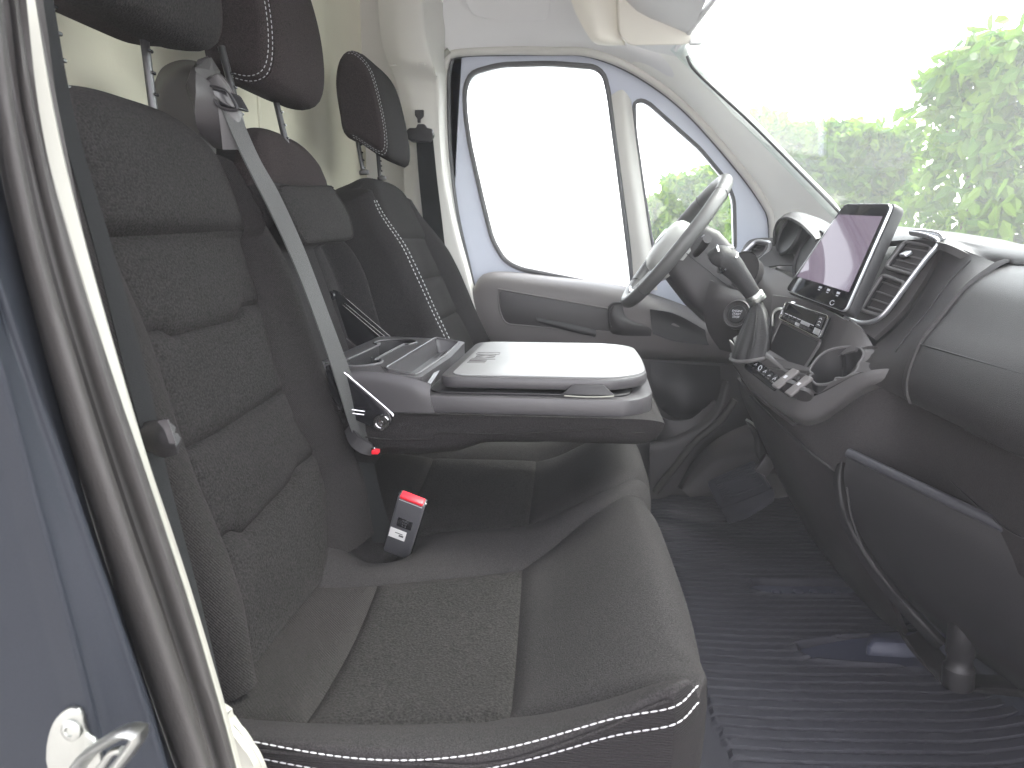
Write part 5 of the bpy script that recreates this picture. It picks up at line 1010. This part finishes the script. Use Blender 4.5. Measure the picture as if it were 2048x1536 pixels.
V, F = holed(TOP, [CUP[::-1]]); mb = MB(); mb.add(V, F)
cen = CUP.mean(0); dn = (CUP-cen)*.9+cen+[.03, .02, -.085]
cs = mk('console_shelf', mb.V, mb.F, 'consoleplastic', da, True, 40)
mb = MB(); mb.add(*loftVF([CUP, CUP-[0, 0, .003], dn], False)); mb.add(dn, [tuple(range(len(dn)))]); mb.build('cup_well', 'plastic_dk', cs)  # shallow well coloured black in place of the shade down inside
tube('cup_rim', CUP+[0, 0, .001], .0024, 'consoleplastic', cs, n=8, closed=True)
tube('cup_divider', [tuple(CUP[14]*.5+CUP[12]*.5+[.0, 0, -.012]), tuple((CUP[12]+dn[12])/2), tuple((dn[12]+dn[36])/2+[0, 0, .01])], .004, 'plastic_dk', cs, ns=16)
sheet('console_lip', [[(0.317,1.52,0.601),(0.329,1.505,0.587),(0.347,1.447,0.559),(0.374,1.367,0.533),(0.397,1.297,0.521),(0.43,1.262,0.539),(0.472,1.202,0.589),(0.518,1.17,0.603),(0.543,1.168,0.598)],
    [(0.323,1.515,0.574),(0.329,1.505,0.56),(0.345,1.44,0.537),(0.372,1.362,0.514),(0.398,1.294,0.504),(0.433,1.256,0.523),(0.474,1.2,0.577),(0.519,1.17,0.596),(0.544,1.168,0.592)],
    [(0.326,1.52,0.555),(0.333,1.508,0.54),(0.35,1.445,0.511),(0.377,1.367,0.49),(0.401,1.3,0.483),(0.434,1.265,0.497),(0.476,1.207,0.56),(0.519,1.172,0.587),(0.545,1.17,0.583)],
    [(0.337,1.535,0.538),(0.345,1.52,0.522),(0.363,1.46,0.492),(0.39,1.385,0.472),(0.413,1.32,0.467),(0.447,1.285,0.479),(0.489,1.225,0.546),(0.53,1.19,0.574),(0.553,1.185,0.572)]], 'consoleplastic', da, thick=.006, nu=80, nv=24)
tube('lip_gap', [(0.329,1.513,0.545),(0.351,1.448,0.514),(0.378,1.372,0.493),(0.402,1.303,0.485),(0.435,1.267,0.497),(0.477,1.21,0.56),(0.516,1.173,0.588)], .0014, 'plastic_dk', da, ns=60, n=6)
# switch bar
sp = thing('switch_panel', 'gloss black bar of console switches with bright highlight strips on its keys beside the socket covers', 'switch panel', (.35, 1.4, .56))
so = [(0.335,1.44,0.551),(0.356,1.462,0.573),(0.394,1.362,0.544),(0.374,1.345,0.521)]
sn = (Vector(so[1])-Vector(so[0])).cross(Vector(so[3])-Vector(so[0])).normalized(); sn = sn if sn.z > 0 else -sn
so = [tuple(Vector(p)+sn*.002) for p in so]
prism('bezel', rounded(so, .006, 4), tuple(sn*.005), 'gloss', sp, bev=.0015)
s0, s1, s2, s3 = [Vector(p)+sn*.0068 for p in so]
for k in range(6):
    a = .07+k*.15; b = a+.115
    q = [s0.lerp(s3, a).lerp(s1.lerp(s2, a), .22), s0.lerp(s3, b).lerp(s1.lerp(s2, b), .22), s0.lerp(s3, b).lerp(s1.lerp(s2, b), .82), s0.lerp(s3, a).lerp(s1.lerp(s2, a), .82)]
    ky = prism('key', [tuple(p) for p in q], tuple(sn*.004), 'gloss', sp, bev=.001)
    p = q[0].lerp(q[1], .5).lerp(q[2].lerp(q[3], .5), .12)+sn*.0042
    tube('key_edge', [tuple(q[0].lerp(q[3], .06)+sn*.0042), tuple(q[1].lerp(q[2], .06)+sn*.0042)], .0016, 'chrome', ky, n=6)  # chrome strip stands in for the bright reflection on each glossy key
    m = (q[0]+q[1]+q[2]+q[3])/4+sn*.0042; e1 = (q[1]-q[0]).normalized(); e2 = (q[3]-q[0]).normalized()
    if k == 2: tube('key_symbol', [tuple(m+e1*.004*math.cos(t)+e2*.006*math.sin(t)) for t in np.linspace(0, 6.0, 20)], .0008, 'symbol', ky, n=5)
    else:
        tube('key_symbol', [tuple(m-e1*.003-e2*.004), tuple(m+e1*.002+e2*.0045*(1 if k % 2 else .2)), tuple(m+e1*.003-e2*.002)], .0007, 'symbol', ky, n=5)
# power socket covers
for k, (u, lab) in enumerate((([(0.387,1.3,0.545)][0], 'left grey flip cover of the two power sockets, next to the switch bar'), ([(0.402,1.268,0.538)][0], 'right grey flip cover of the two power sockets, next to the cup well'))):
    so_ = thing('socket_cover', lab, 'socket cover', u, 'power socket covers on the console')
    a = Vector((.42, .62, .66)).normalized(); c = Vector(u)
    lathe('socket_ring', [(0, -.006), (.0165, -.006), (.0175, -.002), (.0175, .002), (.015, .004), (0, .004)], c+a*.0, a, 'plastic', so_, 26)
    xd = Vector((.75, .15, .62)).normalized(); yd = Vector((-.3, .95, 0)).normalized()
    Mx = basis(c+Vector((-.008, .002, .013)), xd, yd); R3 = Mx.to_3x3()
    rbox('cap', Mx.translation, (.052, .023, .007), 'doorplastic', so_, bev=.003, R=R3, seg=3)
    rbox('cap_hinge', Mx.translation+R3 @ Vector((.022, 0, -.002)), (.006, .014, .008), 'plastic_dk', so_, bev=.002, R=R3)
    rbox('cap_print', Mx.translation+R3 @ Vector((.002, 0, .0036)), (.007, .008, .0006), 'symbol', so_, bev=0, R=R3)

# air vents
def vent(name, L, Rr, parent, n=4, knob=None):
    """L, Rr: left and right edges, top to bottom"""
    L = cr(L, 24); Rr = cr(Rr, 24); loop = np.vstack([L, Rr[::-1]]); c = loop.mean(0)
    nr = np.cross(Rr[0]-L[0], L[-1]-L[0]); nr /= np.linalg.norm(nr); nr = nr if nr[0] < 0 else -nr
    lp = rounded(loop[[0, 8, 16, 23, 24, 31, 39, 47]], .008, 4)
    o = loft(name, [lp+nr*.004, (lp-c)*.97+c-nr*.004, (lp-c)*.9+c-nr*.020], 'plastic_dk', parent, cap=False)
    tube('vent_frame', cr(lp+nr*.004, 90, True), .0034, 'consoleplastic', o, n=10, closed=True)
    mk('vent_throat', (lp-c)*.9+c-nr*.020, [tuple(range(len(lp)))], 'gloss', o)
    for k in range(n):
        t = (k+.75)/(n+.4); i = int(t*23)
        a = L[i]*.94+Rr[i]*.06-nr*.004; b = Rr[i]*.94+L[i]*.06-nr*.004; up_ = (L[max(i-2, 0)]-L[min(i+2, 23)]); up_ /= np.linalg.norm(up_)
        s = [a+nr*.003, b+nr*.003, b-nr*.010+up_*.004, a-nr*.010+up_*.004]
        prism('slat', s, tuple(up_*-.0026), 'consoleplastic', o, bev=.0006)
    if knob is not None:
        i = int(knob*23); p = L[i]*.62+Rr[i]*.38+nr*.008
        rbox('vent_slider', p, (.014, .022, .007), 'satin', o, bev=.002, R=Matrix.Rotation(-.5, 3, 'Y'))
    return o
sheet('vent_panel', [[(0.572,1.33,0.818),(0.557,1.33,0.79),(0.532,1.33,0.736),(0.504,1.325,0.69),(0.482,1.315,0.663)], [(0.585,1.285,0.817),(0.569,1.285,0.778),(0.548,1.285,0.734),(0.523,1.285,0.685),(0.494,1.275,0.654)], [(0.599,1.245,0.808),(0.592,1.245,0.783),(0.577,1.245,0.745),(0.548,1.245,0.692),(0.506,1.245,0.644)]], 'plastic', da, thick=.01, nu=40, nv=24)
vent('air_vent', [(0.571,1.312,0.807),(0.557,1.312,0.786),(0.543,1.312,0.763)], [(0.589,1.25,0.8),(0.582,1.25,0.777),(0.566,1.258,0.751)], da, 4, .45)
vent('air_vent', [(0.538,1.31,0.749),(0.522,1.31,0.718),(0.504,1.304,0.686)], [(0.554,1.257,0.737),(0.546,1.257,0.715),(0.523,1.26,0.679)], da, 4)
trm = cr([(0.482,1.308,0.671),(0.496,1.282,0.664),(0.509,1.255,0.669),(0.522,1.24,0.685),(0.542,1.236,0.72),(0.572,1.236,0.77),(0.592,1.236,0.8),(0.591,1.245,0.81),(0.584,1.27,0.817),(0.576,1.3,0.821)], 90)
tube('vent_trim', trm+[-.004, 0, .003], .0055, 'satin', da, n=10, ell=(1.2, .7))
tube('vent_trim', cr([(0.573,1.3,0.824),(0.583,1.27,0.822),(0.593,1.245,0.817),(0.596,1.235,0.808)], 30)+[0, 0, .004], .004, 'satin', da, n=8)
vent('air_vent', [(0.457,1.93,0.808),(0.442,1.93,0.792),(0.431,1.93,0.774)], [(0.481,1.9,0.805),(0.475,1.9,0.784),(0.448,1.9,0.764)], da, 2)
tube('vent_trim', cr([(0.421,1.925,0.776),(0.436,1.925,0.796),(0.455,1.92,0.814),(0.473,1.9,0.813),(0.483,1.89,0.808),(0.477,1.89,0.785),(0.448,1.89,0.756)], 50), .005, 'satin', da, n=8)
sheet('outer_vent_panel', [[(0.421,1.97,0.776),(0.45,1.97,0.819),(0.505,1.93,0.824),(0.523,1.9,0.818)], [(0.419,1.93,0.752),(0.454,1.92,0.786),(0.494,1.88,0.795),(0.521,1.84,0.792)], [(0.431,1.86,0.728),(0.462,1.84,0.748),(0.494,1.8,0.756),(0.525,1.76,0.757)]], 'dash', da, nu=24, nv=20)
# instrument hood and its two dial pods
sheet('instrument_hood', [[(0.485,1.87,0.803),(0.481,1.86,0.84),(0.483,1.83,0.867),(0.497,1.8,0.873),(0.514,1.75,0.857),(0.526,1.7,0.832),(0.532,1.68,0.818)], [(0.503,1.89,0.812),(0.502,1.89,0.856),(0.512,1.87,0.883),(0.529,1.83,0.886),(0.548,1.78,0.867),(0.561,1.72,0.837),(0.564,1.7,0.823)], [(0.543,1.95,0.819),(0.549,1.95,0.863),(0.565,1.93,0.881),(0.582,1.88,0.878),(0.6,1.82,0.86),(0.62,1.75,0.828),(0.623,1.74,0.823)]], 'dash', da, thick=.006, nu=50, nv=20)
ax = Vector((-.86, -.18, .30)).normalized()
for (p, r) in (([(0.512,1.83,0.83)][0], .048), ([(0.532,1.715,0.779)][0], .060)):
    po = lathe('dial_pod', [(r*1.08, -.002), (r*1.02, .004), (r*.96, -.004), (r*.86, -.04), (r*.84, -.045), (0, -.045)], p, ax, 'plastic_dk', da, 34)
    lathe('dial_face', [(r*.82, -.040), (0, -.040)], p, ax, 'screen_dark', po, 30)
    for k in range(9):
        t = -2.2+k*.55; x = ax.orthogonal().normalized(); y = ax.cross(x); q = Vector(p)+ax*-.039+(x*math.cos(t)+y*math.sin(t))*r*.66
        rbox('dial_mark', q, (.002, .003, .003), 'symbol', po, bev=0)
sheet('cluster_backing', [[(0.6,2.405,0.79),(0.62,1.843,0.793)], [(0.55,2.145,0.582),(0.58,1.682,0.631)]], 'plastic_dk', da, thick=.01, nu=8, nv=8)
sheet('cluster_shroud', [[(0.492,1.85,0.748),(0.52,1.78,0.734),(0.539,1.7,0.712)], [(0.478,1.82,0.736),(0.497,1.74,0.731),(0.516,1.66,0.709)], [(0.462,1.76,0.72),(0.476,1.68,0.718),(0.482,1.6,0.694)]], 'dash', da, nu=20, nv=16)
sheet('dash_driver_face', [[(0.412,1.84,0.754),(0.449,1.74,0.751),(0.475,1.62,0.727),(0.493,1.5,0.691)], [(0.393,1.74,0.696),(0.416,1.64,0.691),(0.44,1.56,0.675),(0.447,1.47,0.651)], [(0.361,1.68,0.629),(0.389,1.6,0.626),(0.408,1.54,0.611),(0.414,1.48,0.597)], [(0.347,1.68,0.568),(0.375,1.62,0.565),(0.395,1.56,0.552),(0.402,1.5,0.551)]], 'plastic', da, nu=30, nv=24)
po = lathe('dial_pod', [(.044, 0), (.046, .004), (.042, -.002), (.036, -.030), (0, -.032)], [(0.377,1.7,0.745)][0], (-.75, -.62, .25), 'plastic', da, 30)
lathe('dial_face', [(.030, -.026), (.0295, -.024), (0, -.024)], [(0.377,1.7,0.745)][0], (-.75, -.62, .25), 'screen_dark', po, 26)
tube('dial_ring', [Vector([(0.377,1.7,0.745)][0])+Vector((-.75, -.62, .25))*-.020+(Vector((.64, -.77, 0))*math.cos(t)+Vector((.19, .16, .97))*math.sin(t))*.024 for t in np.linspace(0, 6.28, 40)], .0012, 'satin', po, n=6)
# small gear position ring left of the radio
tube('chrome_hook', [(0.396,1.48,0.637),(0.395,1.48,0.662),(0.403,1.475,0.673),(0.414,1.47,0.67),(0.416,1.468,0.658)], .004, 'steel', da, ns=30, n=8)

# ------------------------------------------------------------------ touch screen and radio
ts = thing('touch_screen', 'large upright touch screen with glossy dark glass standing proud of the dashboard', 'touch screen', (.5, 1.38, .78))
q = [Vector(p) for p in [(0.505,1.44,0.882),(0.537,1.305,0.874),(0.462,1.27,0.687),(0.418,1.48,0.712)]]
tn = (q[1]-q[0]).cross(q[3]-q[0]).normalized(); tn = tn if tn.x < 0 else -tn
qo = rounded([tuple(p) for p in q], .014, 6)
cq = qo.mean(0)
prism('casing', (qo-cq)*1.045+cq-np.array(tn)*.004, tuple(-tn*.024), 'plastic_dk', ts, bev=.005)
prism('bezel', (qo-cq)*1.012+cq-np.array(tn)*.005, tuple(tn*.0062), 'satin', ts, bev=.002)
prism('glass', qo, tuple(tn*.0026), 'screen_dark', ts, bev=.0012)
def onq(a, b, l=.0029): return q[0].lerp(q[1], a).lerp(q[3].lerp(q[2], a), b)+tn*l
def patch(name, a0, b0, a1, b1, m, l=.0030): return prism(name, [tuple(onq(a0, b0, l)), tuple(onq(a1, b0, l)), tuple(onq(a1, b1, l)), tuple(onq(a0, b1, l))], tuple(tn*.0002), m, ts, bev=0)
patch('display', .045, .12, .955, .83, 'screen_map')
for k, a in enumerate((.52, .66, .82)):
    patch('icon', a-.025, .855, a+.025, .875, 'icon'); patch('icon', a-.018, .885, a+.018, .895, 'icon')
tube('home_mark', [tuple(onq(.80+.03*math.cos(t), .965+.022*math.sin(t), .003)) for t in np.linspace(0, 5.4, 20)], .0007, 'icon', ts, n=5)
rd = thing('car_radio', 'slim car radio with chrome edged face and rows of keys under the touch screen', 'radio', (.42, 1.39, .66))
r_ = [Vector(p) for p in [(0.419,1.448,0.686),(0.462,1.325,0.67),(0.448,1.322,0.628),(0.405,1.442,0.653)]]
rn = (r_[1]-r_[0]).cross(r_[3]-r_[0]).normalized(); rn = rn if rn.x < 0 else -rn
ro2 = rounded([tuple(p+rn*.003) for p in r_], .006, 4)
prism('face', ro2, tuple(rn*.008), 'gloss', rd, bev=.002)
tube('chrome_frame', cr(ro2+np.array(rn)*.008, 90, True, smooth=False), .0018, 'chrome', rd, n=8, closed=True)
def onr(a, b, l=.0112): return r_[0].lerp(r_[1], a).lerp(r_[3].lerp(r_[2], a), b)+rn*l
def rkey(nm, a0, b0, a1, b1, m, h=.0022, bev=.0006): return prism(nm, [tuple(onr(a0, b0)), tuple(onr(a1, b0)), tuple(onr(a1, b1)), tuple(onr(a0, b1))], tuple(rn*h), m, rd, bev=bev)
rkey('display', .10, .08, .80, .56, 'screen_dark', .0008, 0)
for k in range(7):
    rkey('key', .10+k*.104, .60, .19+k*.104, .76, 'satin' if k in (4, 5) else 'gloss')
    rkey('key', .10+k*.104, .79, .19+k*.104, .94, 'satin' if k == 3 else 'plastic_dk')
    p = onr(.145+k*.104, .68, .0138); tube('key_edge', [tuple(onr(.105+k*.104, .61, .0136)), tuple(onr(.185+k*.104, .61, .0136))], .0006, 'symbol', rd, n=5)
rkey('side_key', .84, .12, .95, .60, 'plastic_dk'); rkey('side_key', .84, .66, .96, .92, 'satin')
for b in (.22, .36, .50): tube('key_symbol', [tuple(onr(.87, b+.03, .0138)), tuple(onr(.895, b-.02, .0138)), tuple(onr(.92, b+.03, .0138))], .0006, 'symbol', rd, n=5)
rkey('eject_key', .015, .06, .075, .5, 'plastic_dk'); rkey('eject_key', .01, .72, .06, .90, 'chrome')
rbox('usb_stick', onr(.12, -.06, .006), (.012, .010, .008), 'chrome', rd, bev=.002)

# ------------------------------------------------------------------ gear lever
gv = thing('gear_lever', 'gear lever with grey grip, chrome cap edges and a creased black leather boot', 'gear lever', (.34, 1.5, .58))
kc = [(0.357,1.5,0.7),(0.343,1.5,0.719),(0.325,1.5,0.742),(0.307,1.5,0.762),(0.29,1.5,0.774),(0.276,1.502,0.773),(0.269,1.505,0.766)]
kp = cr(kc, 40); kr = np.interp(np.linspace(0, 1, 40), [0, .2, .45, .7, .85, .95, 1], [.0165, .0185, .021, .0265, .029, .023, .004])
tube('grip', kp, kr, 'leather', gv, n=20, ell=(1, 1))
T, X, Y = frames(kp)
for i, s in ((27, 1.03), (34, 1.06)):
    tube('chrome_band', [kp[i]+(X[i]*math.cos(a)+Y[i]*math.sin(a))*kr[i]*s for a in np.linspace(-2.6, 2.6, 40)], .0022, 'chrome', gv, n=8)
rbox('grip_button', kp[33]+np.array([.018, -.004, .024]), (.016, .008, .004), 'satin', gv, bev=.0015)
lathe('collar', [(0, -.012), (.0185, -.012), (.0195, -.010), (.0195, -.004), (.0185, -.003), (.0195, -.002), (.0195, .006), (.018, .008), (0, .008)], kp[0]+np.array([.004, 0, -.004]), kp[2]-kp[0], 'steel', gv, 26)
bc_ = [np.array(p) for p in [(0.362,1.5,0.692),(0.366,1.5,0.677),(0.365,1.49,0.653),(0.361,1.48,0.62),(0.356,1.475,0.593),(0.352,1.47,0.574)]]
rad = [.018, .022, .036, .052, .058, .060]; L = []
for j, (c, r) in enumerate(zip(bc_, rad)):
    lp_ = []
    for i in range(60):
        a = 2*math.pi*i/60; f = 1+(.10*math.sin(4*a+.6)+.05*math.sin(9*a))*min(1, j/2.2)*(1 if j < 5 else .5)
        sq = 1/max(abs(math.cos(a)), abs(math.sin(a)))**.35 if j > 1 else 1
        lp_.append((c[0]+r*.62*f*sq*math.cos(a), c[1]+r*1.0*f*sq*math.sin(a), c[2]+(.010*math.cos(a)*min(1, j/3))))
    L.append(lp_)
L = np.stack([cr(np.array(L)[:, i], 24) for i in range(60)], 1)
bt = loft('boot', [l for l in L], 'leather', gv, angle=None)
for a in (10, 22, 41): tube('boot_seam', L[1:-1, a]*1.0, .0014, 'leather', bt, n=6)
tube('boot_frame', cr(L[-1]+[0, 0, .002], 60, True), .004, 'consoleplastic', gv, n=8, closed=True)

# ------------------------------------------------------------------ steering wheel and column
sw = thing('steering_wheel', 'grey leather steering wheel seen nearly edge on with a pale airbag cover', 'steering wheel', (.226, 1.8, .811))
wc_ = Vector((.226, 1.8, .811)); wx = Vector((.604, 0, .798)); wy = Vector((0, 1, 0)); wa = Vector((-.798, 0, .604))
RW = .186
rim = tube('rim', [wc_+(wx*math.cos(t)+wy*math.sin(t))*RW for t in np.linspace(0, 2*math.pi, 97)[:-1]], .0165, 'wheel', sw, n=18, closed=True, ell=(1.0, 1.08))
for t in (.75, -.75, 2.4, -2.4):
    c = wc_+(wx*math.cos(t)+wy*math.sin(t))*RW; e = wx*math.cos(t)+wy*math.sin(t)
    tube('rim_joint', [c+(e*math.cos(a)+wa*math.sin(a))*.0172 for a in np.linspace(0, 6.28, 30)], .0008, 'plastic_dk', rim, n=5)
pad = []
for d, s in ((-.035, 1.06), (-.005, 1.06), (.018, .98), (.030, .80), (.036, .4), (.037, .02)):
    pad.append([wc_-wx*.012+wa*d+(wx*math.cos(a)*(.068 if math.cos(a) > 0 else .078)+wy*math.sin(a)*.082)*s*(1/max(abs(math.cos(a)), abs(math.sin(a)))**.3) for a in np.linspace(0, 6.2, 36)])
loft('airbag_cover', pad, 'wheelpad', sw, angle=60)
lathe('badge', [(0, 0), (.022, 0), (.022, .002), (.019, .003), (0, .003)], wc_-wx*.008+wa*.037, wa, 'satin', sw, 26)
for t, w0 in ((1.32, .030), (-1.32, .030), (math.pi-.35, .018), (math.pi+.35, .018)):
    e = wx*math.cos(t)+wy*math.sin(t); s = e.cross(wa)
    a = wc_+e*.06-wa*.012; b = wc_+e*.178-wa*.004
    L = []
    for k, f in ((0, 1.25), (.35, .95), (.7, .85), (1, 1.1)):
        c = a.lerp(b, k); L.append([c+s*w0*f*math.cos(q)+wa*.011*math.sin(q) for q in np.linspace(0, 6.0, 16)])
    sp_ = loft('spoke', L, 'wheel', sw, angle=60)
    if abs(t) < 2: tube('spoke_trim', [a+wa*.012+s*w0*.9, a.lerp(b, .5)+wa*.011+s*w0*.75, b+wa*.012+s*w0*.9], .003, 'satin', sp_, ns=14, n=8)
    for k in (.35, .6):
        if abs(t) < 2: rbox('spoke_button', a.lerp(b, k)+wa*.012, (.012, .012, .004), 'gloss', sp_, bev=.0015)
tube('lower_trim', [wc_-wx*.155+wy*q*.075+wa*.010-wx*(.006-abs(q)*.006) for q in np.linspace(-1, 1, 12)], .004, 'satin', sw, n=8)
co = thing('steering_column', 'grey plastic steering column shroud behind the wheel with stalks and round start button', 'steering column', (.36, 1.75, .7))
L = []
for d, hx, hy, off in ((-.028, .072, .085, 0), (-.06, .080, .088, .0), (-.12, .082, .088, -.012), (-.20, .080, .085, -.020), (-.26, .078, .085, -.03)):
    c = wc_+wa*d+wx*off; L.append(rounded([tuple(c+wx*a*hx+wy*b*hy) for a, b in ((1, 1), (-1, 1), (-1.15, 0), (-1, -1), (1, -1))], .03, 6))
cl = loft('shroud', L, 'plastic', co, angle=50)
tube('shroud_split', [tuple(wc_+wa*d-wx*.010-wy*.0885) for d in (-.03, -.12, -.25)], .0012, 'plastic_dk', cl, n=6)
for s, m in ((1, 0), (-1, 1)):
    st_ = tube('stalk', cr([wc_-wa*.05+wy*.08*s, wc_-wa*.045+wy*.13*s+wx*.02, wc_-wa*.035+wy*.185*s+wx*.035], 20), np.interp(np.linspace(0, 1, 20), [0, .7, 1], [.007, .009, .010]), 'plastic', co, n=12)
    for k in range(2): tube('stalk_mark', [wc_-wa*.026+wy*(.15+.012*k)*s+wx*.034, wc_-wa*.026+wy*(.156+.012*k)*s+wx*.040], .0007, 'symbol', st_, n=5)
bcn = Vector([(0.349,1.6,0.649)][0]); ba = Vector((-.62, -.70, .30)).normalized()
sheet('column_cowl', [[(0.294,1.66,0.724),(0.33,1.635,0.708),(0.378,1.62,0.695)], [(0.283,1.66,0.665),(0.314,1.63,0.68),(0.398,1.6,0.66)], [(0.298,1.68,0.604),(0.343,1.64,0.6),(0.407,1.6,0.609)], [(0.334,1.7,0.553),(0.364,1.67,0.551),(0.409,1.62,0.566)]], 'plastic', co, thick=.01, nu=24, nv=24)
bz = lathe('button_bezel', [(.034, -.012), (.034, .004), (.031, .007), (.028, .004), (.0275, .0), (0, .0)], bcn, ba, 'plastic', co, 34)
lathe('start_button', [(0, -.001), (.021, -.001), (.021, .003), (.019, .005), (0, .005)], bcn, ba, 'plastic_dk', bz, 30)
xx = Vector((0, 0, 1)).cross(ba).normalized(); yy = ba.cross(xx)
for k, s in enumerate(('ENGINE', 'START', 'STOP')):
    text('print', s, .0072, basis(bcn+ba*.0054+yy*(.007-.007*k), xx, yy), 'symbol', bz)
# ------------------------------------------------------------------ thin volume added to imitate veiling glare in the lens
hz = mk('glare_haze', *rboxVF((0, 0, .1), (130, 130, 3.9), 0), D.materials.new('pale haze'), None, False)
tag(hz, kind='stuff')
hm = hz.data.materials[0]; hm.use_nodes = True; hm.node_tree.nodes.clear()
ho = hm.node_tree.nodes.new('ShaderNodeOutputMaterial'); hv = hm.node_tree.nodes.new('ShaderNodeVolumePrincipled')
hv.inputs['Color'].default_value = (.95, .96, 1, 1); hv.inputs['Density'].default_value = .010
hm.node_tree.links.new(hv.outputs[0], ho.inputs['Volume'])
